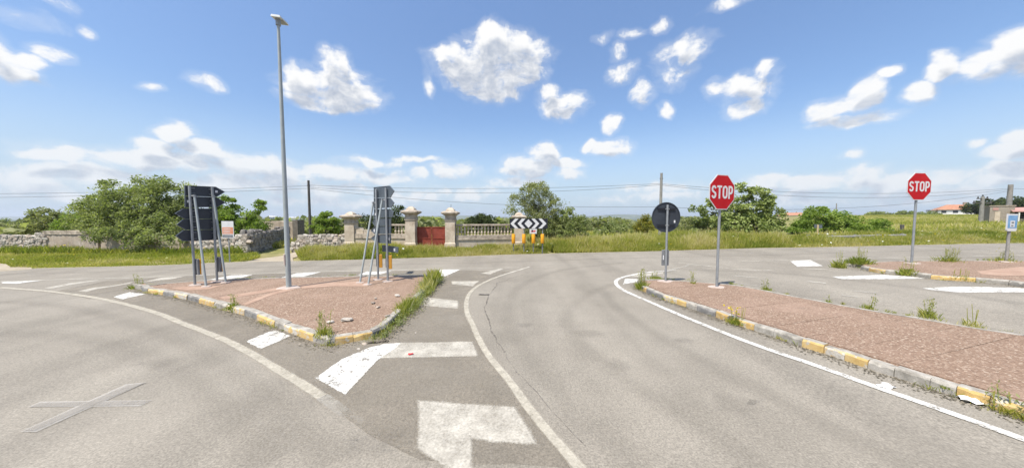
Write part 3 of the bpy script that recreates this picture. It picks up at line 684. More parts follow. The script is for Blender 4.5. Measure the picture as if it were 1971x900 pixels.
stL = [(272,558,287,563,D_),(287,563,312,568,Y_),(312,568,335,572,D_),(335,572,361,577.5,Y2),(361,577.5,384,583,D_),(384,583,412,591,Y_),(412,591,437,598,C_),(437,598,469,607,Y2),(469,607,494,616,D_),(494,616,526,628,Y_),(526,628,548,636,C_),(548,636,577,648,Y2),(577,648,600,656.5,Y_),(600,656.5,640,665,C_),(646,664,683,657,Y_),(683,657,720,649.5,Y_),(724,648,775,607,D_),(775,607,843,538,D_)]
isl_l, loop_l, inw_l = island(LF, LB, stL, 'traffic_island')
RF = [(1226,546),(1230,553.5),(1238,560),(1256,568),(1275.6,576),(1321,591),(1350,601),(1376.6,610),(1409.7,622.4),(1451,635.8),(1488,648),(1543,666.8),(1585,680),(1624.6,693),(1669,708.8),(1720,725),(1789,747),(1840,763),(1904,783),(1971,805),(2080,842),(2250,897)]
RB = [(2250,690),(2080,659),(1971,641),(1890,630),(1800,615),(1695,598),(1620,585),(1573,576),(1500,563),(1466,555.5),(1420,548),(1370,543),(1310,539),(1262,536)]
stR = [(1230,555,1238,560,D_),(1238,560,1245,563,Y_),(1245,563,1275.6,576,D_),(1275.6,576,1298,583.5,Y2),(1298,583.5,1321,591,Y_),(1321,591,1342,598,C_),(1342,598,1377,610,D_),(1377,610,1410,622.4,Y_),(1410,622.4,1451,635.8,Y_),(1451,635.8,1488,648,C_),(1488,648,1543,666.8,C_),(1543,666.8,1585,680,Y_),(1585,680,1625,693,Y2),(1625,693,1672,709.5,Y_),(1672,709.5,1720,725,C_),(1720,725,1789,747,C_),(1789,747,1840,763,C_),(1840,763,1904,783,Y_),(1904,783,1971,805,Y_),(1971,805,2080,842,C_),(2080,842,2240,894,C_)]
isl_r, loop_r, inw_r = island(RF, RB, stR, 'traffic_island')
FF_ = [(1648,513),(1656,518),(1680,523),(1703.7,526.6),(1744.7,530),(1791,536.4),(1830,539.5),(1878,542.5),(1940.6,548.5),(1971,553),(2100,572),(2350,606)]
FB_ = [(2350,506),(2100,503),(1971,500.8),(1880,500.2),(1780,500.5),(1720,501),(1673,503.2),(1650,507)]
stF = [(1656,518,1670,521,C_),(1670,521,1704,526.6,Y_),(1704,526.6,1745,530,C_),(1745,530,1788,536,C_),(1788,536,1830,539.5,Y_),(1830,539.5,1881,543,Y_),(1881,543,1941,548.5,C_),(1941,548.5,1971,553,C_),(1971,553,2100,572,Y_),(2100,572,2340,605,C_)]
isl_f, loop_f, inw_f = island(FF_, FB_, stF, 'traffic_island')

# paving slabs of the near right-hand island, each its own piece
def inside(p, poly):
    c = False; n = len(poly); j = n - 1
    for i in range(n):
        a, b_ = poly[i], poly[j]
        if (a.y > p.y) != (b_.y > p.y) and p.x < (b_.x - a.x) * (p.y - a.y) / (b_.y - a.y) + a.x: c = not c
        j = i
    return c
inner_r = inset_poly(loop_r, .16)
SD = Vector((.965, .262, 0)); SN = Vector((-.262, .965, 0)); SA, SB = 1.9, .47
slab_n = 0
def clip_poly(poly, clip):                         # Sutherland-Hodgman against a convex slab cell
    out = poly
    for i in range(len(clip)):
        a, b_ = clip[i], clip[(i+1) % len(clip)]; e = b_ - a; inp, out = out, []
        if not inp: break
        side = lambda p: e.x * (p.y - a.y) - e.y * (p.x - a.x)
        for j in range(len(inp)):
            p, q = inp[j-1], inp[j]; sp, sq_ = side(p), side(q)
            if sq_ >= 0:
                if sp < 0: out.append(p.lerp(q, sp / (sp - sq_)))
                out.append(q)
            elif sp >= 0: out.append(p.lerp(q, sp / (sp - sq_)))
    return out
if True:
    pr = inner_r
    ar = sum(pr[i].x * pr[(i+1) % len(pr)].y - pr[(i+1) % len(pr)].x * pr[i].y for i in range(len(pr)))
    if ar < 0: pr = pr[::-1]
    for ia in range(-2, 22):
        for ib in range(-8, 34):
            o = SD * (ia * SA + (ib % 2) * SA * .5) + SN * (ib * SB) ; g_ = .0022
            ge = .0015; cell = [o + SD * ge + SN * g_, o + SD * (SA - ge) + SN * g_, o + SD * (SA - ge) + SN * (SB - g_), o + SD * ge + SN * (SB - g_)]
            cen = sum(cell, Vector()) / 4
            if cen.x > 9.5 or cen.y < 1.2: continue
            if not (any(inside(p, pr) for p in cell) or inside(cen, pr)): continue
            pc = clip_poly(pr, cell)
            cl = []
            for p in pc:
                if not cl or (p - cl[-1]).length > 1e-3: cl.append(p)
            if len(cl) > 2 and (cl[0] - cl[-1]).length < 1e-3: cl.pop()
            if len(cl) < 3: continue
            A_ = abs(sum(cl[i].x * cl[(i+1) % len(cl)].y - cl[(i+1) % len(cl)].x * cl[i].y for i in range(len(cl)))) / 2
            if A_ < .02: continue
            dz = random.uniform(0, .003); tx, ty = random.uniform(-.002, .002), random.uniform(-.004, .004)
            k = len(cl); top = [Vector((p.x, p.y, G(p.x, p.y) + KH + dz + (p.x - cen.x) * tx + (p.y - cen.y) * ty)) for p in cl]
            bot = [p - Vector((0, 0, .05)) for p in top]
            b_ = MB(); tri = tessellate_polygon([[Vector((p.x, p.y, 0)) for p in cl]])
            b_.add(top + bot, [tuple(t) for t in tri] + [(i, (i+1) % k, k + (i+1) % k, k + i) for i in range(k)])
            b_.build('paving_slab', M_RED, isl_r); slab_n += 1
print('slabs', slab_n)
# pale mortar strips on the left island
for pix in ([(466,584),(490,574),(520,563),(556,553),(572,550),(566,556),(520,568),(492,579),(474,586)], [(330,554),(350,551),(420,549),(438,545),(405,555),(360,558)], [(572,549),(640,543),(700,540),(720,545),(705,550),(640,550),(585,554)], [(420,571),(470,563),(545,551),(556,554),(480,567),(432,575)]):
    drape('mortar_strip', [(p.x, p.y) for p in (gp(u, v, KH) for u, v in pix)], KH - .008 + random.uniform(0, .0015), M_MORTAR, isl_l)
paint_far = drape('mortar_strip', [(p.x, p.y) for p in (gp(u, v, KH) for u, v in [(1880,521),(1971,512),(2060,512),(2060,528),(1930,530),(1890,527)])], KH - .008, M_MORTAR, isl_f)

# ------------------------------------------------------------------ signs and posts
def footing(parent, x, y, r, loc):
    """irregular concrete patch round a post; parent at loc"""
    k = 11; b_ = MB(); z = G(x, y) + KH
    ring = [(r * random.uniform(.7, 1.2) * math.cos(2*math.pi*i/k) * 1.25, r * random.uniform(.7, 1.2) * math.sin(2*math.pi*i/k)) for i in range(k)]
    vs = [(x + a - loc[0], y + c - loc[1], z - .01 - loc[2]) for a, c in ring] + [(x + a * .92 - loc[0], y + c * .92 - loc[1], z + .014 - loc[2]) for a, c in ring]
    b_.add(vs, [(i, (i+1) % k, k + (i+1) % k, k + i) for i in range(k)] + [tuple(range(k, 2*k))])
    b_.build('footing', M_FOOT, parent)
EZ = Vector((0, 0, 1))
def strokes(b_, paths, O, ex, ez, n, w, t0, t1):
    """letters from thick strokes"""
    for k_, path in enumerate(paths):
        closed = path[0] == path[-1]; P = [Vector((p[0], p[1])) for p in path]
        if closed: P = P[:-1]
        L_, R_ = [], []; m_ = len(P)
        for i in range(m_):
            a = P[i-1] if (closed or i > 0) else None; c = P[(i+1) % m_] if (closed or i < m_-1) else None
            d1 = (P[i] - a).normalized() if a is not None else None; d2 = (c - P[i]).normalized() if c is not None else None
            if d1 is None: d1 = d2
            if d2 is None: d2 = d1
            t = (d1 + d2).normalized(); nn = Vector((-t.y, t.x)); k = w / 2 / max(.5, nn.dot(Vector((-d1.y, d1.x))))
            L_.append(P[i] + nn * k); R_.append(P[i] - nn * k)
        rng = range(m_ if closed else m_ - 1); tt = t1 + k_ * .0004
        for i in rng:
            j = (i+1) % m_
            b_.prism([R_[i], R_[j], L_[j], L_[i]], O, ex, ez, n, t0, tt)
def arc_pts(cx, cy, rx, ry, a0, a1, n=7):
    return [(cx + rx * math.cos(R(a0 + (a1-a0)*i/n)), cy + ry * math.sin(R(a0 + (a1-a0)*i/n))) for i in range(n+1)]
def letter_paths(ch, w, h, t):
    x0, x1, y0, y1, cx = t/2, w - t/2, t/2, h - t/2, w/2; rx = (x1-x0)/2
    if ch == 'T': return [[(cx, 0), (cx, h - t)], [(0, y1), (w, y1)]]
    if ch == 'O':
        r = rx; p = arc_pts(cx, y1 - r, r, r, 0, 180, 6) + arc_pts(cx, y0 + r, r, r, 180, 360, 6); return [p + [p[0]]]
    if ch == 'P':
        yb = h * .42; ry = (y1 - yb) / 2
        return [[(x0, 0), (x0, h)], [(t, y1), (cx, y1)] + arc_pts(cx + .0, y1 - ry, x1 - cx, ry, 90, -90, 7)[1:-1] + [(cx, yb), (t, yb)]]
    if ch == 'S':
        ry = (h/2 - y0) / 2 ; r2 = (y1 - h/2) / 2
        return [arc_pts(cx, y1 - r2, rx, r2, 15, 90, 3) + arc_pts(cx, y1 - r2, rx, r2, 90, 215, 5)[1:] + arc_pts(cx, y0 + ry, rx, ry, 35, -90, 6) + arc_pts(cx, y0 + ry, rx, ry, -90, -165, 3)[1:]]
def octagon(r):
    R0 = r / math.cos(math.pi / 8); return [(R0 * math.cos(math.pi/8 + i*math.pi/4), R0 * math.sin(math.pi/8 + i*math.pi/4)) for i in range(8)]

def stop_sign(base_pix, cz_pix, theta, label, lean=0.0):
    p = gp(*base_pix, KH); root = empty('stop_sign', p); tag(root, label, 'stop sign', 'stop signs')
    zc = at(cz_pix[0], cz_pix[1], p.y).z - p.z; r = .45
    ex = Vector((math.cos(theta), math.sin(theta), 0)); n = Vector((math.sin(theta), -math.cos(theta), 0))
    O = Vector((0, 0, zc)) + n * .055
    b_ = MB(); b_.tube([(0, 0, -.2), (0, 0, zc + .30)], .031, 14); b_.build('post', M_GALV, root, smooth=True)
    b_ = MB(); b_.prism(octagon(r), O, ex, EZ, n, -.014, 0); pl = b_.build('sign_plate', M_SIGNWHITE, root)
    b_ = MB(); b_.prism(octagon(r - .022), O, ex, EZ, n, .0, .003); b_.build('red_field', M_STOPRED, pl)
    hw = [.168, .165, .178, .165]; x = -sum(hw)/2 - .03 * 1.5 - .0; hgt = .335
    for ch, w in zip('STOP', hw):
        b_ = MB(); strokes(b_, letter_paths(ch, w, hgt, .053), O + ex * x + EZ * (-hgt/2), ex, EZ, n, .053, .002, .006); b_.build('letter', M_SIGNWHITE, pl); x += w + .03
    for zz in (-.22, .2):
        b_ = MB(); b_.box((-.20, -.012, -.02), (.20, .012, .02), Matrix.Translation(O - n * .028 + EZ * zz) @ Matrix.Rotation(theta, 4, 'Z')); b_.build('bracket', M_GALV, root)
    footing(root, p.x, p.y, .17, p)
    return root
stop_sign((1379.5,552), (1386,370), R(19), 'red octagonal STOP sign on grey pole at the end of the near island')
stop_sign((1754.5,506), (1761.5,359), R(5), 'red octagonal STOP sign on the farther weedy island at right')

# round sign seen from behind
p = gp(1281, 541, KH); root = empty('round_sign', p); tag(root, 'round sign seen from its dark grey back on the island nose', 'road sign')
zc = at(1281, 418, p.y).z - p.z; th = R(6); ex = Vector((math.cos(th), math.sin(th), 0)); n = Vector((math.sin(th), -math.cos(th), 0))
b_ = MB(); b_.tube([(0, 0, -.2), (0, 0, zc + .36)], .03, 14); b_.build('post', M_GALV, root, smooth=True)
O = Vector((0, 0, zc)) - n * .06; rad = .435
circ = [(rad * math.cos(2*math.pi*i/48), rad * math.sin(2*math.pi*i/48)) for i in range(48)]
b_ = MB(); b_.prism(circ, O, ex, EZ, n, -.012, 0); disc = b_.build('sign_plate', M_SIGNBACK, root)
b_ = MB()
for i in range(48):
    a, c = circ[i], circ[(i+1) % 48]
    b_.prism([a, c, (c[0]*.965, c[1]*.965), (a[0]*.965, a[1]*.965)], O, ex, EZ, n, 0.0, .016)
b_.build('rim', M_SIGNBACK, disc)
for zz in (.235, -.235):
    b_ = MB(); b_.prism([(-.27, zz-.03), (.27, zz-.03), (.27, zz+.03), (-.27, zz+.03)], O, ex, EZ, n, .0, .028); b_.build('channel_bar', M_BLACK, disc)
    b_ = MB(); b_.tube([Vector((0, 0, zc + zz)) - ex * .06, Vector((0, 0, zc + zz)) + ex * .06], .012, 6); b_.tube([(0, 0, zc+zz-.015), (0, 0, zc+zz+.015)], .037, 12); b_.build('clamp', M_GALV, root)
b_ = MB(); b_.prism([(.245, -.16), (.29, -.16), (.29, -.085), (.245, -.085)], O, ex, EZ, n, 0, .003); b_.build('sticker', M_STICK, disc)
z0, z1 = at(1281, 511, p.y).z - p.z, at(1281, 481, p.y).z - p.z
dl = MB(); dl.bbox((-.105, .035, z0), (.105, .075, z1), .012); dlo = dl.build('delineator', M_GREYPL, root)
dl = MB(); dl.box((-.075, .030, z0 + .17), (-.05, .0349, z0 + .30)); dl.build('sticker', M_STICK, dlo)
footing(root, p.x, p.y, .18, p)

def sign_assembly(P1, P2, panels, braces, post_tops, label, matp, delins, stickers, seams, extra=None):
    """direction arrows seen from behind: two posts, two slanted braces, arrow plates in one vertical plane"""
    P1, P2 = Vector(P1), Vector(P2); d = (P2 - P1).normalized(); n = Vector((d.y, -d.x, 0))
    if n.y > 0: n = -n
    root = empty('direction_sign', P1); tag(root, label, 'road sign', 'direction signs seen from behind')
    Q = P1 - n * .055                                     # plate plane lies behind the posts
    def loc(u, v):
        w = on_plane(u, v, Q, n) - Q; return (w.dot(d), w.z)
    for (Pp, tp) in ((P1, post_tops[0]), (P2, post_tops[1])):
        zt = on_plane(tp[0], tp[1], Pp, n).z
        b_ = MB(); b_.tube([(Pp.x - P1.x, Pp.y - P1.y, -.2), (Pp.x - P1.x, Pp.y - P1.y, zt - P1.z)], .030, 12); b_.build('post', M_GALV, root, smooth=True)
    for (bp, tp, Pp) in braces:
        a = gp(*bp, KH); t = on_plane(tp[0], tp[1], Pp + n * .055, n)
        b_ = MB(); b_.tube([a - P1 - EZ * .1, t - P1], .027, 10); b_.build('brace', M_PAINTPOLE, root, smooth=True)
        b_ = MB(); b_.tube([t - P1 - d * .03, Vector((Pp.x, Pp.y, t.z)) - P1 + n * .0], .016, 6); b_.lathe([(.033, -.03), (.036, 0), (.033, .03)], 10, t - P1); b_.build('clamp', M_GALV, root)
        footing(root, a.x, a.y, .10, P1)
    off = Q - P1
    for i, pn in enumerate(panels):
        poly = [loc(u, v) for u, v in pn]; b_ = MB()
        b_.prism(poly, off, d, EZ, n, -.020 - .0008 * i, 0); pl = b_.build('arrow_plate', matp, root)
        c = Vector((sum(q[0] for q in poly), sum(q[1] for q in poly))) / len(poly)
        b_ = MB(); k = len(poly)                          # folded rim
        for j in range(k):
            a, e = Vector(poly[j]), Vector(poly[(j+1) % k]); ai = a + (c - a).normalized() * .014; ei = e + (c - e).normalized() * .014
            b_.prism([a, e, ei, ai], off, d, EZ, n, 0, .010)
        b_.build('rim', M_RIM, pl)
    for i, (u, v0, sz) in enumerate(seams):
        x, z = loc(u, v0); b_ = MB(); b_.tube([off + d * (x - sz) + EZ * z + n * .02, off + d * (x + sz) + EZ * z + n * .02], .008, 5); b_.build('clamp_bar', M_GALV, root)
    for (u, v, w, h) in stickers:
        x, z = loc(u, v); b_ = MB(); b_.prism([(x-w, z-h), (x+w, z-h), (x+w, z+h), (x-w, z+h)], off, d, EZ, n, .0002, .004); b_.build('sticker', M_STICK, root)
    footing(root, P1.x, P1.y, .13, P1); footing(root, P2.x, P2.y, .13, P1)
    return root, loc, off, d, n
# left one
P1 = gp(375.4, 548, KH); P2 = Vector((P1.x + .175, P1.y + .455, 0)); P2.z = G(P2.x, P2.y) + KH
seamL = []
for i, v in enumerate((362, 372, 384, 393, 406, 417, 426, 437, 447, 459)): seamL += [(370.2 + i * .38, v, .045), (404.6 + i * .75, v + 2.2 - i * .15, .045)]
dsL, locL, offL, dL, nL = sign_assembly(P1, P2,
 [[(355,356.6),(415,359.2),(433,369.2),(417,379.0),(355.5,376.8)], [(355.6,377.4),(417.2,379.4),(434,390.0),(417.6,398.6),(356,398.9)],
  [(352,401.2),(418.2,400.8),(419,420.5),(356,421.2),(336.5,410.5)], [(352.5,421.8),(419.2,421.1),(420,440.8),(357,442.0),(339.5,432.0)], [(353,442.6),(420.2,441.4),(421.2,461.5),(352,464),(338,453.5)]],
 [((397.3,550.7), (374.4,377), P1), ((435.3,542.9), (410.5,377.5), P2)], ((369.7,357.5), (405.3,359.5)),
 'large dark cluster of five arrow plates seen from behind, left of the lamp post', M_SIGNBACK, None,
 [(416.5,368.5,.028,.032),(362.5,387.5,.028,.034),(411.5,411,.02,.026),(412.5,431,.02,.026),(414,451,.02,.026)], seamL)
for Pp, u in ((P1, 372), (P2, 410)):
    z0 = .28; zz1 = .72; q = Pp - P1
    b_ = MB(); M_ = Matrix.Translation((q.x, q.y, 0)) @ Matrix.Rotation(R(-22), 4, 'Z'); b_.bbox((-.10, .034, z0), (.10, .085, zz1), .012, M_); dd = b_.build('delineator', M_GREYPL, dsL)
    b_ = MB(); b_.bbox((-.105, .086, z0 + .005), (.10, .115, zz1 - .005), .012, M_); b_.build('reflector', M_ORANGE, dd)
# middle one
P1 = gp(728, 537.6, KH); P2 = Vector((P1.x + .385, P1.y - .235, 0)); P2.z = G(P2.x, P2.y) + KH
seamM = []
for i, v in enumerate((364, 375, 386, 397, 403, 419, 430, 443, 451, 459)): seamM += [(725.5, v, .03), (744.5 + i * .15, v - 1.0, .03)]
dsM, locM, offM, dM, nM = sign_assembly(P1, P2,
 [[(719.8,360.3),(750.0,357.2),(758.6,367.4),(751.0,380.2),(719.9,380.6)], [(719.9,381.2),(750.8,380.8),(758.6,390.2),(752.5,399.0),(720,401.6)],
  [(720,402.2),(752.5,402.6),(757,408),(755.5,417.5),(720.2,419.2)], [(720.2,420),(752.2,419.4),(752,433.8),(721.5,435.0),(717,428)], [(721,435.8),(752,434.4),(751.8,449.5),(722,450.6),(714,443.5)], [(722,451.6),(751.6,450.2),(751.6,468.5),(724,467.2),(714.5,457.8)]],
 [((691.7,543.4), (718.2,390), P1), ((707.5,547.2), (735.6,384.5), P2)], ((723.6,364), (740.8,361.5)),
 'narrow slate stack of six arrow plates seen from behind, right of the lamp post', M_SIGNBACK2, None,
 [(720.5,443.5,.022,.045),(748.8,459.5,.02,.045),(722.5,412,.015,.035)], seamM)
x0_, z0_ = locM(729, 472); x1_, z1_ = locM(758, 479)
b_ = MB(); b_.prism([locM(728.5,471.5), locM(759.5,476), locM(759,487), locM(729,484.5)], offM - nM * .12, dM, EZ, nM, -.02, 0); sp = b_.build('lower_plate', M_SIGNBACK2, dsM)
b_ = MB(); b_.prism([locM(750.5,478), locM(754,478.4), locM(754,484), locM(750.5,483.6)], offM - nM * .12, dM, EZ, nM, .0005, .004); b_.build('sticker', M_STICK, sp)
for Pp in (P1, P2):
    q = Pp - P1; b_ = MB(); M_ = Matrix.Translation((q.x, q.y, 0)) @ Matrix.Rotation(R(20), 4, 'Z')
    b_.bbox((.035, -.01, .36), (.125, .10, .76), .01, M_); dd = b_.build('reflector', M_ORANGED, dsM)
    b_ = MB(); b_.bbox((-.05, .03, .40), (.030, .07, .80), .01, M_); b_.build('delineator', M_GREYPL, dsM)

# small poster board on its own thin post, behind the left signs
pb = gp(438, 497); pb = Vector((at(438, 440, 13.6).x, 13.6, 0)); pb.z = G(pb.x, pb.y)
root = empty('poster_board', pb); tag(root, 'small white and orange notice board on a thin post beside the stone wall', 'notice board')
def board(root, base, Y, u0, u1, v0, v1, mat, name, t0=0.0, t1=.02, parent=None):
    a, c = at(u0, v1, Y) - base, at(u1, v0, Y) - base
    b_ = MB(); b_.box((a.x, -t1, a.z), (c.x, -t0, c.z)); return b_.build(name, mat, parent or root)
b_ = MB(); b_.tube([(0, .03, -.2), (0, .03, at(438, 427, 13.6).z - pb.z)], .022, 8); b_.build('post', M_GALV, root)
pl = board(root, pb, 13.6, 428.5, 449.5, 425.3, 457.5, M_SIGNWHITE, 'board_plate')
board(root, pb, 13.6, 428.9, 449.1, 437, 450, M_TERRA, 'orange_field', .0201, .0225, pl)
board(root, pb, 13.6, 429, 449.1, 451.5, 456.5, M_GREYPL, 'lower_print', .0201, .0225, pl)
for v0 in (439.5, 443.2, 446.5): board(root, pb, 13.6, 431, 446 - (v0 % 3), v0, v0 + 1.1, M_SIGNWHITE, 'print_line', .0226, .0245, pl)

# chevron board
Yc = 17.1; pc = Vector((at(1017, 430, Yc).x, Yc, 0)); pc.z = G(pc.x, pc.y)
root = empty('chevron_board', pc); tag(root, 'black board with white chevrons and diamond on the verge', 'road sign')
a, c = at(981, 439.6, Yc) - pc, at(1054, 420.3, Yc) - pc; Wd, Hh = c.x - a.x, c.z - a.z
b_ = MB(); b_.box((a.x, -.03, a.z), (c.x, -.004, c.z)); pl = b_.build('board_plate', M_BLACK, root)
O = Vector((a.x, -.03, a.z)); nn = Vector((0, -1, 0)); ex = Vector((1, 0, 0)); hm = Hh / 2; wS = Wd / 73
def chev(x, sgn, w, tip):
    b_ = MB(); b_.prism([(x, hm), (x + sgn*tip, Hh*.985), (x + sgn*(tip+w), Hh*.985), (x + sgn*w, hm), (x + sgn*(tip+w), Hh*.015), (x + sgn*tip, Hh*.015)], O, ex, EZ, nn, 0, .004); b_.build('white_chevron', M_SIGNWHITE, pl)
chev(1.5*wS, 1, 6.6*wS, 9*wS); chev(15.2*wS, 1, 6.6*wS, 8.5*wS); chev(73*wS - 2.2*wS, -1, 6.6*wS, 9*wS); chev(73*wS - 16.2*wS, -1, 6.6*wS, 8.5*wS)
b_ = MB(); b_.prism([(28.5*wS, hm), (36.2*wS, Hh*.07), (43.9*wS, hm), (36.2*wS, Hh*.93)], O, ex, EZ, nn, 0, .004); b_.build('white_diamond', M_SIGNWHITE, pl)
for u in (1008.5, 1044.5):
    x = at(u, 445, Yc).x - pc.x; b_ = MB(); b_.tube([(x, .035, -.2), (x, .035, c.z - .05)], .03, 10); b_.build('post', M_GALV, root, smooth=True)
sb = board(root, pc, Yc, 1019.3, 1033.2, 439.9, 449.4, M_SIGNWHITE, 'lower_plate', .0, .02)
for (u0, u1, v0, v1, mm) in ((1022.5, 1031, 443.1, 445.0, M_REDLIT), (1021.5, 1030, 445.6, 446.4, M_REDLIT), (1023, 1026, 442.3, 445.6, M_BLACK)):
    board(root, pc, Yc, u0, u1, v0, v1, mm, 'print_line', .0201 if mm is M_REDLIT else .0212, .022 if mm is M_REDLIT else .0235, sb)
for i, (u, w) in enumerate(((988.3, 'leftmost'), (1008.3, 'second'), (1026.6, 'third'), (1044, 'rightmost'))):
    Y = 16.75; q = Vector((at(u, 459, Y).x, Y, 0)); q.z = G(q.x, q.y)
    r_ = empty('delineator_post', q); tag(r_, {'leftmost': 'leftmost of four orange reflector posts below the chevron board', 'second': 'orange reflector post in front of the limestone pier, second from left', 'third': 'orange reflector post under the small white plate', 'rightmost': 'rightmost of four orange reflector posts below the chevron board'}[w], 'reflector post', 'orange reflector posts under the chevron board')
    z0, z1 = at(u, 467.8 - (i == 0) * -0.5, Y).z - q.z, at(u, 450.2, Y).z - q.z
    b_ = MB(); b_.tube([(0, .02, -.15), (0, .02, z1 - .1)], .028, 8); b_.build('post', M_GREYPL, r_)
    b_ = MB(); b_.lathe([(.085, z0), (.10, z0 + .02), (.10, z1 - .03), (.085, z1)], 12, (0, -.03, 0)); b_.build('reflector', M_ORANGE, r_, smooth=True)

# blue sign at the right
p = gp(1937, 503, KH); root = empty('blue_sign', p); tag(root, 'faded light blue sign on a pole at the right edge', 'road sign')
zt, zb = at(1938, 411.5, p.y).z - p.z, at(1938, 444.5, p.y).z - p.z; th = R(5)
ex = Vector((math.cos(th), math.sin(th), 0)); n = Vector((math.sin(th), -math.cos(th), 0)); O = n * .05
b_ = MB(); b_.tube([(0, 0, -.2), (0, 0, zt - .05)], .034, 12); b_.build('post', M_CPOLE, root, smooth=True)
hw = .185; hh = zt - zb
b_ = MB(); b_.prism([(-hw+.03, zb), (hw-.03, zb), (hw, zb+.04), (hw, zt), (-hw, zt), (-hw, zb+.04)], O, ex, EZ, n, -.03, 0); pl = b_.build('sign_plate', M_SIGNWHITE, root)
b_ = MB(); b_.prism([(-hw+.012, zb+.10), (hw-.012, zb+.10), (hw-.012, zt-.05), (-hw+.012, zt-.05)], O, ex, EZ, n, 0, .003); b_.build('blue_field', M_BLUE, pl)
b_ = MB(); b_.prism([(-.085, zb+.13), (.085, zb+.13), (.085, zb+.34), (-.085, zb+.34)], O, ex, EZ, n, .003, .006); b_.build('white_square', M_SIGNWHITE, pl)
for q_ in ((-.045, .25, .045, .30), (-.05, .16, .03, .20)):
    b_ = MB(); b_.prism([(q_[0], zb+q_[1]), (q_[2], zb+q_[1]), (q_[2], zb+q_[3]), (q_[0], zb+q_[3])], O, ex, EZ, n, .006, .009); b_.build('pictogram', M_GREYPL, pl)
footing(root, p.x, p.y, .16, p)

# street lamp
p = gp(556, 552.5, KH); root = empty('street_lamp', p); tag(root, 'tall grey street lamp standing on the left island', 'street lamp')
zt = at(538, 40, p.y).z - p.z
b_ = MB(); b_.tube([(0, 0, -.3), (0, 0, 1.2), (0, 0, 3.5), (0, 0, zt)], [.064, .058, .048, .032], 18); b_.build('pole', M_PAINTPOLE, root, smooth=True)
b_ = MB(); b_.bbox((-.035, -.088, .62), (.03, -.05, .90), .008, Matrix.Rotation(R(-40), 4, 'Z')); b_.build('service_hatch', M_FOOT, root)
hd = Matrix.Translation((0, 0, zt + .02)) @ Matrix.Rotation(R(14), 4, 'Z') @ Matrix.Scale(.7, 4) @ Matrix.Rotation(R(10), 4, 'X')
b_ = MB(); b_.add([hd @ Vector(q) for q in ((-.15,-.20,.03),(.15,-.20,.03),(.16,.45,.03),(.12,.56,.03),(-.12,.56,.03),(-.16,.45,.03),(-.13,-.18,.10),(.13,-.18,.10),(.14,.42,.085),(.09,.52,.07),(-.09,.52,.07),(-.14,.42,.085))],
 [(0,1,7,6),(1,2,8,7),(2,3,9,8),(3,4,10,9),(4,5,11,10),(5,0,6,11),(6,7,8,9,10,11),(5,4,3,2,1,0)]); hd_o = b_.build('lamp_head', M_LAMPW, root)
b_ = MB(); b_.box((-.12, .06, .018), (.12, .48, .0285), hd); b_.build('lens', M_LAMPG, hd_o)
b_ = MB(); b_.tube([(0, 0, zt - .12), (0, .0, zt + .05)], .055, 12); b_.box((-.05, -.10, -.02), (.05, .10, .035), hd); b_.build('bracket', M_GALV, root)
footing(root, p.x, p.y, .22, p)

# ------------------------------------------------------------------ walls, piers, balustrade, gate
def rock_mesh(i):
    bm = bmesh.new(); bmesh.ops.create_cube(bm, size=1); bmesh.ops.subdivide_edges(bm, edges=bm.edges[:], cuts=1, use_grid_fill=True)
    rs = random.Random(i)
    for v in bm.verts:
        l = v.co.length; v.co = v.co.normalized() * (.5 * l + .27) ; v.co += Vector((rs.uniform(-1, 1), rs.uniform(-1, 1), rs.uniform(-1, 1))) * .06
    me = bpy.data.meshes.new('stone'); bm.to_mesh(me); bm.free(); me.materials.append(M_STONE[i % 4]); return me
ROCKS = [rock_mesh(i) for i in range(12)]
M_SHADESTONE = [mat_simple('shade_tinted_stone_%d' % i, [(.28, tuple(k * .5 for k in cc)), (.5, cc), (.75, tuple(k * 1.35 for k in cc))], 6, 7, .95, .6, .015, (22, .3)) for i, cc in enumerate([(.24, .215, .19), (.29, .265, .235)])]  # field stone darkened in its colour to stand for the lane wall's shade
SHADE_ROCKS = []
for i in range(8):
    me = ROCKS[i].copy(); me.name = 'stone'; me.materials.clear(); me.materials.append(M_SHADESTONE[i % 2]); SHADE_ROCKS.append(me)
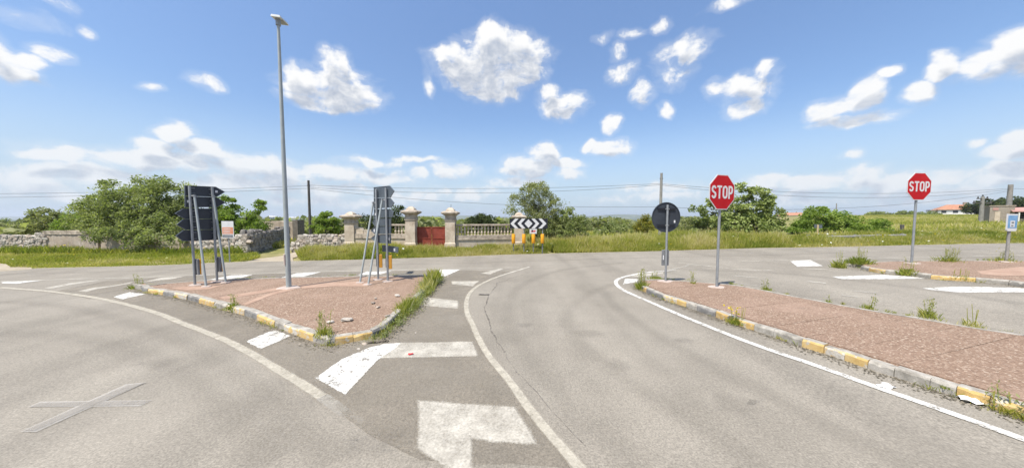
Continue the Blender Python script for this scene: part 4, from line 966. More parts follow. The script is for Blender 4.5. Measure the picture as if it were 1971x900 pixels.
def rubble_wall(name, label, A, B, h, thick, sz, hfun=None, rocks=None, both=False):
    A, B = Vector((A[0], A[1], 0)), Vector((B[0], B[1], 0)); d = (B - A).normalized(); L = (B - A).length; n = Vector((d.y, -d.x, 0))
    root = empty(name, (A.x, A.y, G(A.x, A.y))); tag(root, label, 'wall')
    ang = math.atan2(d.y, d.x); z0 = root.location.z; hf = hfun or (lambda t: h)
    b_ = MB(); k = 12
    for j in range(k):
        t0, t1 = j / k, (j+1) / k; a = d * (L * t0); c = d * (L * t1); hh = max(.1, min(hf(t0), hf(t1)) - sz * .5)
        w = thick * .5 - sz * .32
        b_.add([a + n*w - EZ*.1, c + n*w - EZ*.1, c - n*w - EZ*.1, a - n*w - EZ*.1, a + n*w + EZ*hh, c + n*w + EZ*hh, c - n*w + EZ*hh, a - n*w + EZ*hh], [(0,3,2,1),(4,5,6,7),(0,1,5,4),(1,2,6,5),(2,3,7,6),(3,0,4,7)])
    b_.build('core', M_CORE, root, fix=False)
    z = sz * .3; row = 0
    while z < h * 1.15:
        x = random.uniform(-.3, 0) * sz
        while x < L:
            w = sz * random.uniform(.8, 1.7); hh = sz * random.uniform(.75, 1.15); t = min(1, max(0, (x + w/2) / L))
            if z < hf(t) + random.uniform(-.3, .15) * sz:
                for sd in ((1, -1) if (both or z > hf(t) - sz * .9) else (1,)):
                    o = bpy.data.objects.new('stone', random.choice(rocks or ROCKS)); COL.objects.link(o); o.parent = root
                    o.location = d * (x + w/2) + n * sd * (thick/2 - sz * .32 + random.uniform(-.05, .05) * sz * 2) + EZ * (z + random.uniform(-.12, .12) * sz)
                    o.rotation_euler = (random.uniform(-.25, .25), random.uniform(-.25, .25), ang + random.uniform(-.25, .25) + random.choice((0, math.pi)))
                    o.scale = (w * 1.12, sz * random.uniform(.9, 1.3), hh * 1.2)
            x += w
        z += sz * .8; row += 1
    return root
def wob(amp, seed, base):
    rs = random.Random(seed); ph = [rs.uniform(0, 6) for _ in range(3)]
    return lambda t: base + amp * (math.sin(7*t + ph[0]) + .6 * math.sin(17*t + ph[1]) + .4 * math.sin(31*t + ph[2]))
rubble_wall('dry_stone_wall', 'pale dry stone wall at the left edge of the picture', (-30.2, 17.25), (-26.4, 17.35), 1.02, .5, .155, wob(.02, 1, 1.0))
rubble_wall('dry_stone_wall', 'tumbled heap-like rubble wall between the lane and the first limestone pier', (-12.85, 17.9), (-9.85, 18.3), 1.02, .6, .175, lambda t: (.35 + t * 3.4 if t < .18 else .96) + .06 * math.sin(t * 13) + .03 * math.sin(t * 37))
rubble_wall('dry_stone_wall', 'low broken stone wall behind the small notice board', (-17.9, 17.3), (-14.6, 16.95), .9, .5, .19, lambda t: .62 + .45 * t + .06 * math.sin(t * 15))
rubble_wall('dry_stone_wall', 'shaded stone wall running back along the dirt lane', (-14.75, 16.9), (-17.6, 23.6), 1.15, .5, .23, wob(.04, 4, 1.15), SHADE_ROCKS)

# rendered wall with coping, left of the big tree
wl = empty('rendered_wall', (-26.4, 17.35, 0)); tag(wl, 'weathered rendered wall with coping under the big tree at left', 'wall')
def wavy_wall(L, h, t, seed, d=Vector((1, 0, 0)), k=26, amp=.03):
    n = Vector((-d.y, d.x, 0)); f = wob(amp, seed, h); b_ = MB(); vs = []; fs = []; rs = random.Random(seed)
    for j in range(k + 1):
        q = d * (L * j / k); hh = f(j / k); o = rs.uniform(-.015, .015)
        vs += [q - n * (t/2 + o) - EZ*.15, q + n * t/2 - EZ*.15, q + n * t/2 + EZ*hh, q - n * (t/2 - o) + EZ*hh]
    for j in range(k):
        a = j * 4; fs += [(a+3, a, a+4, a+7), (a+2, a+3, a+7, a+6), (a+1, a+2, a+6, a+5)]
    fs += [(0, 1, 2, 3), (k*4+3, k*4+2, k*4+1, k*4)]
    b_.add(vs, fs); return b_
wavy_wall(3.0, 1.08, .4, 21).build('wall_body', M_PLAST, wl)
b_ = wavy_wall(3.06, .17, .48, 22, amp=.012); b_.v = [(x - .03, y, z + 1.19 if z < 0 else z + 1.07) for x, y, z in b_.v]; b_.build('coping', M_LIMED, wl)
w2 = empty('stone_wall', (-23.3, 17.4, 0)); tag(w2, 'stained stone wall overgrown by the big tree, behind the left signs', 'wall')
wavy_wall(5.4, .95, .42, 23, amp=.06).build('wall_body', M_PLAST, w2)
rb = empty('ruined_wall', (-23.0, 27.5, 0)); rb.location.z = G(-23, 27.5); tag(rb, 'tall sunlit ruined wall behind the dirt lane', 'wall')
wavy_wall(3.6, 1.75 - 0, .5, 24, amp=.05).build('wall_body', M_PLAST, rb)
b_ = MB(); b_.box((3.6, -.6, -.1), (4.05, .3, 1.9)); b_.build('end_post', M_CORE, rb)

def pier(u, Y, ztop, label, wscale=1.0, rot=0.0):
    x = at(u, 440, Y).x; g = G(x, Y); root = empty('gate_pier', (x, Y, g)); tag(root, label, 'pier', 'limestone piers')
    H_ = ztop - g; w = .275 * wscale
    b_ = MB(); b_.sq([(w + .035, -.1), (w + .035, .50), (w + .0, .56)], rot=rot); b_.build('plinth', M_LIME, root)
    b_ = MB(); b_.sq([(w, .55), (w, H_ * .700)], rot=rot); b_.build('shaft', M_LIME, root)
    b_ = MB(); b_.sq([(w, H_ * .70), (w + .035, H_ * .705), (w + .035, H_ * .735), (w - .002, H_ * .745), (w - .002, H_ * .815)], rot=rot); b_.build('neck_band', M_LIMED, root)
    b_ = MB(); b_.sq([(w, H_ * .815), (w + .10, H_ * .845), (w + .185, H_ * .865), (w + .19, H_ * .893), (w + .10, H_ * .915), (w - .02, H_ * .925)], rot=rot); b_.build('cornice', M_LIMED, root)
    b_ = MB(); b_.sq([(w - .03, H_ * .92), (w - .06, H_ * .955), (.155, H_ * .975), (.13, H_ * .99), (.07, H_)], rot=rot); b_.build('finial', M_LIME, root)
    return root, x
YP = 17.6
pA, xA = pier(676.5, 18.2, at(676, 407.5, 18.2).z, 'limestone pier at the end of the rubble wall')
pB, xB = pier(792.2, YP, at(792, 397.5, YP).z, 'limestone pier left of the red gate')
pC, xC = pier(867.8, YP, at(868, 399.5, YP).z, 'limestone pier right of the red gate')
pD, xD = pier(998.5, 18.4, at(998, 408.5, 18.4).z, 'limestone pier half hidden behind the chevron board')
b_ = MB(); b_.tube([(0, .05, at(868, 401, YP).z), (.02, .05, at(868, 393, YP).z)], .012, 5); b_.build('iron_spike', M_CABLE, pC)
# gate
gx0, gx1, gy = xB + .27, xC - .27, YP + .12; zt = at(830, 436.3, gy).z
gr = empty('metal_gate', ((gx0 + gx1) / 2, gy, 0)); tag(gr, 'rusty red sheet metal gate between two limestone piers', 'gate')
hw = (gx1 - gx0) / 2
for s in (-1, 1):
    b_ = MB(); xa, xb = (s * .012, s * (hw - .02)); lo, hi = min(xa, xb), max(xa, xb)
    b_.box((lo, -.012, .12), (hi, .008, zt)); lf = b_.build('gate_leaf', M_RUST, gr)
    b_ = MB()
    for (za, zb_) in ((.12, .17), (zt - .05, zt + .004), (zt * .52, zt * .52 + .045)): b_.box((lo + .001, -.035, za), (hi - .001, -.0125, zb_))
    for xx in (lo + .001, hi - .046): b_.box((xx, -.037, .122), (xx + .045, -.0126, zt + .002))
    b_.build('leaf_frame', M_RUST, lf)
# balustrades
def baluster_mesh(h):
    b_ = MB(); b_.lathe([(.055, 0), (.055, .05*h), (.03, .08*h), (.062, .22*h), (.066, .32*h), (.028, .50*h), (.045, .54*h), (.06, .68*h), (.05, .80*h), (.03, .90*h), (.055, .94*h), (.055, h)], 8)
    me = b_.mesh('baluster'); me.materials.append(M_LIME); return me
def balustrade(label, x0, x1, y0, y1, vb, rail_v, us, base_h, xr0=None):
    root = empty('balustrade', (x0, y0, 0)); tag(root, label, 'balustrade', 'limestone balustrades'); L = math.hypot(x1 - x0, y1 - y0); a = math.atan2(y1 - y0, x1 - x0)
    root.rotation_euler = (0, 0, a)
    b_ = MB(); b_.box((0, -.14, -.1), (L, .14, base_h - .27)); b_.build('base_wall', M_PLAST if False else M_LIME, root)
    b_ = MB(); b_.box((-.002, -.19, base_h - .27), (L + .002, .17, base_h - .22)); b_.box((0, -.15, base_h - .22), (L, .15, base_h)); b_.build('ledge', M_LIMED, root)
    rz = rail_v; r0 = xr0 if xr0 is not None else 0.0
    b_ = MB(); b_.bbox((r0, -.14, rz - .09), (L, .14, rz), .012); b_.build('rail', M_LIMED, root)
    me = baluster_mesh(rz - .09 - base_h + .004)
    for x in us:
        o = link('baluster', me, None, root); o.location = (x, random.uniform(-.01, .01), base_h - .002); o.rotation_euler = (0, 0, random.uniform(0, 6))
    return root
L_ = math.hypot(xD - xC - .5, .8)
balustrade('limestone balustrade right of the gate, running to the chevron board', xC + .27, xD - .27, YP + .05, 18.35, 0, at(930, 431.2, 17.9).z, [.13 + i * .197 for i in range(int((L_ - .1) / .197))], at(930, 452, 17.9).z)
LL = math.hypot(xB - .27 - xA - .27, .6)
bl = balustrade('half broken limestone balustrade left of the gate', xA + .27, xB - .27, 18.15, YP + .05, 0, at(760, 431, 17.8).z, [LL - .14 - i * .2 for i in range(4)] , at(760, 449.5, 17.8).z, xr0=LL - 1.15)
b_ = MB(); b_.add([(.0, -.1, .9), (.55, -.1, .9), (.55, .1, .9), (0, .1, .9), (0, -.1, 1.42), (.40, -.1, 1.40), (.40, .1, 1.40), (0, .1, 1.42), (.55, -.1, 1.22), (.55, .1, 1.22)], [(0, 1, 8, 5, 4), (3, 7, 6, 9, 2), (4, 5, 6, 7), (5, 8, 9, 6), (0, 4, 7, 3), (1, 2, 9, 8)]); b_.build('broken_block', M_LIME, bl)
b_ = MB(); b_.box((.58, -.1, at(700, 449.5, 17.8).z - .03), (1.35, .1, at(700, 442, 17.8).z)); b_.build('broken_block', M_LIMED, bl)

# ------------------------------------------------------------------ utility poles and cables
def upole(u, Y, vt, label, r0, r1, mat=M_CPOLE, arm=False):
    x = at(u, 440, Y).x; g = G(x, Y); zt = at(u, vt, Y).z
    root = empty('utility_pole', (x, Y, g)); tag(root, label, 'utility pole', 'utility poles')
    b_ = MB(); b_.tube([(0, 0, -.4), (0, 0, (zt - g) * .5), (0, 0, zt - g)], [r0, (r0 + r1) / 2, r1], 10); b_.build('shaft', mat, root, smooth=True)
    b_ = MB(); b_.tube([(-.14, 0, zt - g - .48), (.14, 0, zt - g - .48)], .035, 6); b_.build('bracket', M_CABLE, root)
    if arm:
        b_ = MB(); b_.box((-1.0, -.05, zt - g - .75), (1.0, .05, zt - g - .65)); b_.box((-.6, -.05, zt - g - .28), (.6, .05, zt - g - .2)); b_.build('cross_arm', M_CPOLED, root)
        for xx, zz in ((-.9, -.65), (.9, -.65), (-.5, -.2), (.5, -.2), (0, 0)):
            b_ = MB(); b_.lathe([(.05, 0), (.07, .06), (.04, .1), (.06, .16), (.02, .2)], 8, (xx, 0, zt - g + zz)); b_.build('insulator', M_CABLE, root)
    return Vector((x, Y, zt))
U1 = upole(597, 29, 347, 'dark utility pole behind the rubble wall, right of the lamp post', .13, .10, M_CPOLED)
U2 = upole(1270.5, 27, 333, 'concrete utility pole rising behind the round sign', .14, .10)
U3 = upole(1938, 34, 355, 'thick concrete utility pole beside the tan building at right', .22, .17)
U4 = upole(1886.5, 33, 378, 'thin concrete pole with cross arms in the right-hand field', .18, .13, arm=True)
x_ = at(1608.5, 395, 75); upole(1607.5, 75, 391, 'far thin pole behind the rounded bush', .13, .09)
upole(263 + 569, 95, 398, 'far thin mast beyond the red gate', .06, .04) if False else None
def cable(A, B, sag, label, r=.014):
    A, B = Vector(A), Vector(B); k = 22; pts = []
    for i in range(k + 1):
        t = i / k; q = A.lerp(B, t); q.z -= 4 * sag * t * (1 - t); pts.append(q)
    b_ = MB(); b_.tube(pts, r, 5); o = b_.build('overhead_cable', M_CABLE, None, smooth=True); tag(o, label, 'cable', 'overhead cables')
dz = lambda k: Vector((0, 0, -k))
U0 = at(-420, 372, 30)
cable(U0, U1 + dz(.50), .35, 'upper cable running left from the dark utility pole')
cable(U0 + dz(.42), U1 + dz(.75), .35, 'lower cable running left from the dark utility pole')
cable(U1 + dz(.45), U2 + dz(.92), .38, 'topmost cable between the dark pole and the concrete pole behind the round sign')
cable(U1 + dz(.65), U2 + dz(1.02), .62, 'second cable between the dark pole and the concrete pole behind the round sign')
cable(U1 + dz(.75), U2 + dz(2.95), .55, 'lowest, steeply falling cable from the dark pole towards the round sign')
cable(U2 + dz(.95), U3 + dz(.42), .70, 'upper cable from the concrete pole across the fig tree to the right')
cable(U2 + dz(1.05), U3 + dz(.55), 1.0, 'middle cable from the concrete pole across the fig tree to the right')
cable(U2 + dz(2.95), U3 + dz(.70), .95, 'lowest cable rising to the right above the rounded bush')
cable(U3 + dz(.42), at(2300, 366, 30), .2, 'short cable leaving the picture at the right edge')

# ------------------------------------------------------------------ buildings
def gbox(parent, name, mat, lo, hi):
    b_ = MB(); b_.box(lo, hi); return b_.build(name, mat, parent)
Yb = 33; bx0 = at(1904, 420, Yb).x; g = G(bx0 + 3, Yb) - .2; hb = at(1920, 397, Yb).z - g
rt = empty('farm_building', (bx0, Yb, g), R(-45)); tag(rt, 'flat tan building with pink canopy at the right edge', 'building')
gbox(rt, 'wall', M_WALLT, (0, 0, 0), (1.45, 2.2, hb)); gbox(rt, 'parapet', M_LIMED, (-.05, -.05, hb), (1.5, 2.25, hb + .09))
gbox(rt, 'wall_panel', M_LIME, (.30, -.03, .2), (.62, -.004, hb - .55)); gbox(rt, 'wall_panel', M_AWN, (.18, -.035, hb - .42), (.5, -.005, hb - .16))
gbox(rt, 'rear_wall', M_WALLT, (1.5, 1.6, 0), (6, 1.8, hb - .2))
b_ = MB(); b_.add([(1.2, -.5, hb - .62), (6, -.5, hb - .62), (6, 1.6, hb - .22), (1.2, 1.6, hb - .22), (1.2, -.5, hb - .52), (6, -.5, hb - .52), (6, 1.6, hb - .12), (1.2, 1.6, hb - .12)], [(0,3,2,1),(4,5,6,7),(0,1,5,4),(1,2,6,5),(2,3,7,6),(3,0,4,7)]); b_.build('canopy', M_AWN, rt)
for xx in (1.56, 3.2, 5.2): gbox(rt, 'canopy_post', M_WALLW, (xx, -.45, 0), (xx + .08, -.37, hb - .6))
gbox(rt, 'window', M_DARKW, (1.7, 1.55, .8), (2.4, 1.59, 1.4)); gbox(rt, 'window', M_DARKW, (2.7, 1.55, .8), (3.6, 1.59, 1.4)); gbox(rt, 'low_wall', M_LIME, (1.52, .3, 0), (6, .4, .6))

def house(u, Y, w, d, h, rh, label, roofmat=M_ROOF, windows=3, base_v=None):
    x = at(u, 410, Y).x; g = G(x, Y) if base_v is None else at(u, base_v, Y).z
    rt = empty('house', (x, Y, g)); tag(rt, label, 'house')
    rt.rotation_euler = (0, 0, -math.atan2(x, Y) * .8)
    gbox(rt, 'wall', M_WALLW, (-w/2, -d/2, -6), (w/2, d/2, h))
    b_ = MB(); o = .5; b_.add([(-w/2-o, -d/2-o, h), (w/2+o, -d/2-o, h), (w/2+o, d/2+o, h), (-w/2-o, d/2+o, h), (-w/4, 0, h + rh), (w/4, 0, h + rh)], [(0, 1, 5, 4), (1, 2, 5), (2, 3, 4, 5), (3, 0, 4), (3, 2, 1, 0)]); rf = b_.build('roof', roofmat, rt)
    gbox(rf, 'chimney', M_WALLT, (w*.1, -.4, h + rh*.5), (w*.1 + .8, .4, h + rh + .9))
    for i in range(windows):
        xx = -w/2 + w * (i + .5) / windows; gbox(rt, 'window', M_DARKW, (xx - .6, -d/2 - .06, h*.45), (xx + .6, -d/2 - .01, h*.85))
    return rt
hs = house(1843, 125, 11.0, 9, 2.4, 2.1, 'white house with hipped red tile roof beyond the right-hand field', windows=4)
gbox(hs, 'porch', M_WALLT, (-7.4, -4.2, 2.0), (-5.55, 3, 2.4)); gbox(hs, 'porch_post', M_WALLT, (-7.3, -4.1, -2), (-7.05, -3.8, 1.98)); gbox(hs, 'terrace_wall', M_WALLW, (-2.5, -6.5, -4), (5.8, -6.2, .9))
house(1150, 230, 16, 10, 2.6, 1.8, 'far white house with reddish roof on the plain left of the round sign', windows=2, base_v=437)
house(1206, 330, 15, 10, 3.0, 1.2, 'far small white farmhouse left of the round sign', M_WALLW, 2, base_v=434.5)
house(1525, 300, 26, 12, 3.2, 3.2, 'far pale farmhouse between fig tree and rounded bush', M_ROOF, 3, base_v=421.5)
house(523, 420, 10, 8, 3.2, 1.0, 'tiny white far house above the ruined wall', M_WALLW, 2, base_v=421.5)
house(563, 520, 16, 8, 2.6, 1.0, 'tiny white far house right of the lamp post', M_WALLW, 2, base_v=421.8)
house(1290 - 450, 380, 18, 8, 2.6, 1.2, 'far low house seen over the red gate', M_ROOF, 2, base_v=428.5)

# guardrail, little sign, black post on the right-hand verge
ga = Vector((at(1553, 460, 18.4).x, 18.4, 0)); gb = Vector((23.0, 17.75, 0)); ga.z = G(ga.x, ga.y)
gr = empty('guardrail', ga); tag(gr, 'weathered guardrail with flat end on the right-hand verge', 'guardrail')
d = (gb - flat(ga)); L = d.length; d.normalize(); d3 = Vector((d.x, d.y, (G(gb.x, gb.y) - ga.z) / L)); nn = Vector((d.y, -d.x, 0))
b_ = MB(); prof = [(.0, .02), (.03, .05), (.03, .12), (-.03, .17), (-.03, .21), (.03, .26), (.03, .33), (.0, .36)]
vs = []; k = 12
for j in range(k + 1):
    q = d3 * (L * j / k)
    for (o, z) in prof: vs.append(q + nn * o + EZ * z)
m_ = len(prof); b_.add(vs, [(j*m_ + i, j*m_ + i + 1, (j+1)*m_ + i + 1, (j+1)*m_ + i) for j in range(k) for i in range(m_ - 1)])
ro = b_.build('rail', M_RAIL, gr); sm = ro.modifiers.new('thick', 'SOLIDIFY'); sm.thickness = .006
for j in range(5):
    q = d3 * (L * (.04 + j * .235)); b_ = MB(); b_.box((-.05, -.04, -.3), (.05, .04, .40), Matrix.Translation(q - nn * .09)); b_.build('rail_post', M_RAIL, gr)
b_ = MB(); b_.prism([(-.05, .04), (.12, .04), (.12, .48), (-.05, .48)], (0, 0, 0), d3, EZ, nn, .045, .06); b_.build('end_plate', M_RAIL, gr)
q = Vector((at(1574, 440, 19.3).x, 19.3, 0)); q.z = G(q.x, q.y); rt = empty('small_sign', q); tag(rt, 'small sign seen from behind on a pale wooden post by the guardrail', 'road sign')
zt = at(1574, 432, 19.3).z - q.z; b_ = MB(); b_.tube([(0, 0, -.2), (0, 0, zt)], .045, 8); b_.build('post', M_WOODP, rt)
b_ = MB(); b_.box((-.16, .05, zt - .22), (-.01, .07, zt - .02)); b_.box((.03, .05, zt - .24), (.33, .07, zt - .03)); b_.box((-.2, .045, zt - .015), (.34, .075, zt + .012)); b_.build('sign_plate', M_RIM, rt)
q = Vector((at(1736, 440, 24).x, 24, 0)); q.z = G(q.x, q.y); b_ = MB(); b_.bbox((-.09, -.09, -.3), (.09, .09, at(1736, 432, 24).z - q.z), .02); o = b_.build('marker_post', M_CPOLED); o.location = q; tag(o, 'short black post in the bare field behind the far STOP sign', 'post')

# ------------------------------------------------------------------ trees and bushes
def leaf_quads(C, size, rng, up=.35, aspect=.55):
    """one diamond leaf per centre"""
    n = len(C); nrm = rng.normal(size=(n, 3)); nrm[:, 2] += up * 2; nrm /= np.linalg.norm(nrm, axis=1)[:, None]
    t = rng.normal(size=(n, 3)); t -= (t * nrm).sum(1)[:, None] * nrm; t /= np.linalg.norm(t, axis=1)[:, None]; b2 = np.cross(nrm, t)
    s = (size * rng.uniform(.6, 1.35, n))[:, None]
    V = np.stack([C - t * s, C + b2 * s * aspect - nrm * s * .12, C + t * s, C - b2 * s * aspect - nrm * s * .12], 1).reshape(-1, 3)
    return V, np.arange(n * 4).reshape(n, 4)
def tree(name, label, cat, Y, blobs, mat, trunk_u, leaf=.06, clumps=90, per=110, crad=.30, seed=1, depth=.75, limbs=9, trunk_r=.10, shell=.5, group=None, twigs=0, dry=0.0, base_v=None):
    rng = np.random.default_rng(seed); tx = at(trunk_u, 440, Y).x; g = G(tx, Y)
    root = empty(name, (tx, Y, g)); tag(root, label, cat, group)
    vol = []; BL = []
    for bb in blobs:
        u, v, ru, rv = bb[:4]; Yo = Y + (bb[4] if len(bb) > 4 else 0); c = at(u, v, Yo); rx = ru * Y / FPX; rz = rv * Y / FPX; BL.append((c, rx, max(.25, rx * depth), rz)); vol.append(rx * rx * depth * rz)
    vol = np.array(vol) ** .75; vol /= vol.sum(); C = []
    for i in range(clumps):
        k = rng.choice(len(BL), p=vol); c, rx, ry, rz = BL[k]
        d = rng.normal(size=3); d /= np.linalg.norm(d); r = rng.uniform(shell, 1.0) ** .6
        q = np.array((c.x + d[0]*rx*r, c.y + d[1]*ry*r, c.z + d[2]*rz*r))
        q[2] = max(q[2], g + .15); C.append(q)
    C = np.array(C); cr = crad * rng.uniform(.55, 1.35, len(C))
    P = []; T = []
    for q, r in zip(C, cr):
        m_ = int(per * rng.uniform(.5, 1.4)); o = rng.normal(size=(m_, 3)); o /= np.linalg.norm(o, axis=1)[:, None]; o *= (rng.uniform(0, 1, m_) ** .5)[:, None] * r; o[:, 2] *= .75
        P.append(q + o); T.append(np.clip(.45 + rng.normal() * .16 + rng.normal(size=m_) * .14, 0, 1))
    P = np.concatenate(P); T = np.concatenate(T); P[:, 2] = np.maximum(P[:, 2], g + .03)
    P -= np.array((tx, Y, g)); V, F_ = leaf_quads(P, leaf, rng)
    np_mesh('crown', V, F_, mat, np.repeat(T, 4), root)
    # trunk and limbs
    b_ = MB(); zc = float(np.median(C[:, 2])) - g
    base = Vector((0, 0, -.2)); fork = Vector((rng.uniform(-.15, .15), 0, max(.35, zc * .42)))
    b_.tube([base, fork * .5 + Vector((.04, 0, 0)), fork], [trunk_r * 1.25, trunk_r * 1.0, trunk_r * .85], 8)
    sel = rng.permutation(len(C))[:limbs + twigs]
    for j, i in enumerate(sel):
        e = Vector(C[i] - np.array((tx, Y, g))); r = trunk_r * (.55 if j < limbs else .18) * rng.uniform(.7, 1.1)
        mid = fork.lerp(e, .5) + Vector((rng.normal() * .12, rng.normal() * .12, .18 * (e - fork).length * .5)); st_ = fork if j < limbs else fork.lerp(e, .3)
        b_.tube([st_, mid, e], [r, r * .6, r * .18], 6)
    b_.build('trunk', M_BARK, root, smooth=True, fix=False)
    return root
tree('broadleaf_tree', 'large spreading green tree leaning over the stained wall at left', 'tree', 18.6, [(262,398,66,46),(205,402,50,42),(322,385,50,42),(250,435,62,34),(178,392,26,16),(345,420,40,40),(268,462,26,20),(285,370,50,26),(280,420,70,40),(175,420,34,26),(340,380,30,34),(230,370,40,24),(215,430,50,30),(268,462,24,20,-1.7),(240,446,44,18,-1.5),(330,452,40,22,-1.3),(300,440,40,24,-1.2),(190,440,22,12,-1.4)], L_MID, 270, .060, 400, 150, .38, 3, limbs=14, trunk_r=.16, twigs=20)
tree('dry_shrub', 'tangle of dry brown branches hanging on the stained wall', 'shrub', 17.9, [(310,462,45,20),(200,468,30,16),(345,460,25,20)], L_DRY, 320, .05, 60, 55, .24, 5, limbs=10, trunk_r=.04, twigs=30)
tree('bushy_tree', 'bright leafy shrub-like tree behind the small notice board', 'tree', 20, [(455,430,34,28),(490,404,18,22),(436,398,22,20),(480,440,36,20),(430,425,24,30),(500,395,8,10)], L_BRIGHT, 455, .065, 130, 110, .32, 6, limbs=9, twigs=14)
tree('young_tree', 'small conical bright green tree behind the rubble wall', 'tree', 23, [(628,436,27,16),(628,424,20,14),(627,408,8,9)], L_BRIGHT, 628, .075, 60, 100, .26, 7, limbs=6, trunk_r=.06)
tree('broadleaf_tree', 'dark tree standing behind the narrow sign stack', 'tree', 30, [(768,414,14,16),(745,425,28,20),(702,428,22,16),(780,428,14,12)], L_DARK, 745, .085, 80, 90, .42, 8, limbs=8, twigs=12)
tree('broadleaf_tree', 'low domed dark tree seen over the right balustrade', 'tree', 42, [(928,428,30,13),(925,422,20,9)], L_DARK, 928, .10, 70, 120, .40, 9, limbs=6, shell=.6)
tree('broadleaf_tree', 'tall sparse tree with bare twigs above the chevron board', 'tree', 20.6, [(1030,382,32,34),(1003,398,26,32),(1058,405,32,34),(1035,432,50,28),(978,408,9,14),(1035,365,18,16),(1075,428,20,26)], L_OLIVE, 1030, .048, 230, 85, .34, 10, limbs=16, trunk_r=.12, twigs=60)
tree('leafy_shrub', 'tall green shrub right of the chevron board tree', 'shrub', 20.2, [(1105,418,18,24),(1088,425,24,26),(1096,445,36,26),(1070,452,38,22),(1120,445,16,24)], L_MID, 1098, .055, 140, 95, .28, 11, limbs=8, twigs=14)
tree('fig_tree', 'wide fig tree with large leaves behind the near STOP sign', 'tree', 21.5, [(1432,396,50,42),(1385,408,42,36),(1472,418,34,38),(1410,440,78,26),(1465,440,40,26),(1350,400,14,14)], L_FIG, 1425, .10, 220, 75, .36, 12, limbs=16, trunk_r=.14, twigs=24)
tree('leafy_shrub', 'low olive-green bush between round sign and fig tree', 'shrub', 22.5, [(1325,438,34,16),(1300,446,24,12),(1350,446,26,14)], L_OLIVE, 1325, .07, 60, 75, .30, 13, limbs=6)
tree('rounded_bush', 'big rounded bright green bush behind the guardrail', 'bush', 25, [(1585,424,40,24),(1560,442,34,22),(1610,440,50,24),(1582,410,24,12),(1660,438,46,18),(1545,456,28,18),(1695,443,24,10),(1630,455,60,10)], L_BRIGHT, 1590, .085, 230, 105, .42, 14, limbs=10, shell=.65)
tree('leafy_shrub', 'greyish bush rising behind the rendered wall at left', 'shrub', 24, [(92,425,30,18),(88,410,20,9),(60,435,24,14),(120,432,24,14)], L_OLIVE, 92, .075, 70, 80, .32, 15, limbs=8, twigs=14)
tree('leafy_shrub', 'yellow-green shrub between rendered wall and big tree', 'shrub', 21.5, [(145,430,26,16),(165,425,22,18),(125,440,22,10)], L_YEL if False else L_BRIGHT, 148, .065, 60, 80, .30, 16, limbs=6)
tree('leafy_shrub', 'yellow flowering broom left of the round sign', 'shrub', 30, [(1246,424,9,12),(1240,437,20,10),(1228,432,12,8)], L_YEL, 1242, .075, 36, 80, .30, 17, limbs=5)
tree('leafy_shrub', 'dark green shrub on the plain between chevron board and round sign', 'shrub', 34, [(1180,440,26,12),(1205,445,20,10),(1160,446,20,9)], L_MID, 1185, .09, 60, 90, .42, 18, limbs=6)
for i, (u, v, ru, rv, Yt, lb) in enumerate([(1878,400,20,13,85,'leftmost dark tree behind the house and thin pole'), (1915,394,22,12,80,'dark tree rising above the tan building'), (1962,392,22,14,70,'dark tree behind the canopy at the right edge'), (1745,412,16,6,110,'low tree on the skyline left of the far STOP sign'), (1785,413,20,5,115,'low tree on the skyline between far STOP sign and house'), (1690,414,22,5,105,'low tree on the skyline right of the rounded bush')]):
    tree('skyline_tree', lb, 'tree', Yt, [(u, v, ru, rv), (u - ru*.4, v + rv*.3, ru*.6, rv*.7), (u + ru*.4, v + rv*.4, ru*.6, rv*.6)], L_DARK if i < 3 else L_MID, u, .24, 60, 60, .8, 30 + i, limbs=5, trunk_r=.25, group='trees on the right-hand skyline')
for i, (u, v, ru, rv, Yt, lb) in enumerate([(30,440,34,14,34,'rounded olive tree beyond the dry stone wall at left edge'), (5,432,20,9,55,'farther olive tree at the left edge'), (590,436,18,9,48,'olive tree beyond the lane right of the lamp post'), (655,432,16,10,44,'olive tree left of the first pier'), (835,426,22,6,70,'low tree seen above the red gate')]):
    tree('olive_tree', lb, 'tree', Yt, [(u, v, ru, rv), (u + ru*.4, v + 3, ru*.6, rv*.8)], L_OLIVE if i % 2 == 0 else L_MID, u, .13, 55, 80, .5, 60 + i, limbs=6, trunk_r=.15, group='olive trees on the plain')

# far woodland and groves: one mass
def far_woods():
    rng = np.random.default_rng(77); P = []; T = []; S = []
    k = 0
    while k < 900:
        r = 45 * (14 ** rng.uniform(0, 1)) if rng.uniform() < .75 else rng.uniform(300, 1500)
        a = rng.uniform(-1.15, .58); x, y = r * math.sin(a), r * math.cos(a)
        if y < 20: continue
        kx = x / y
        if .0 < kx - .2 < .25 and r < 60: continue
        g = G(x, y)
        # keep tree tops about at eye level or lower
        h = min(rng.uniform(2.2, 4.8), max(1.2, (CAM_H - .0 + rng.uniform(-.012, .0025) * r) - g))
        w = h * rng.uniform(.6, 1.1) * (1 + r / 500); m_ = int(90 if r < 150 else 50)
        d = rng.normal(size=(m_, 3)); d /= np.linalg.norm(d, axis=1)[:, None]; d *= rng.uniform(.55, 1, m_)[:, None]
        C = np.array((x, y, g + h * .55)) + d * np.array((w, w, h * .48)); P.append(C); T.append(np.clip(rng.normal(.42, .2) + rng.normal(size=m_) * .12, 0, 1)); S.append(np.full(m_, .17 * w + .1)); k += 1
    P = np.concatenate(P); T = np.concatenate(T); S = np.concatenate(S); V, F_ = leaf_quads(P, S, rng, .5, .8)
    o = np_mesh('woodland', V, F_, L_OLIVE, np.repeat(T, 4)); tag(o, 'far olive groves and woodland covering the plain to the horizon', 'woodland', kind='stuff')
far_woods()
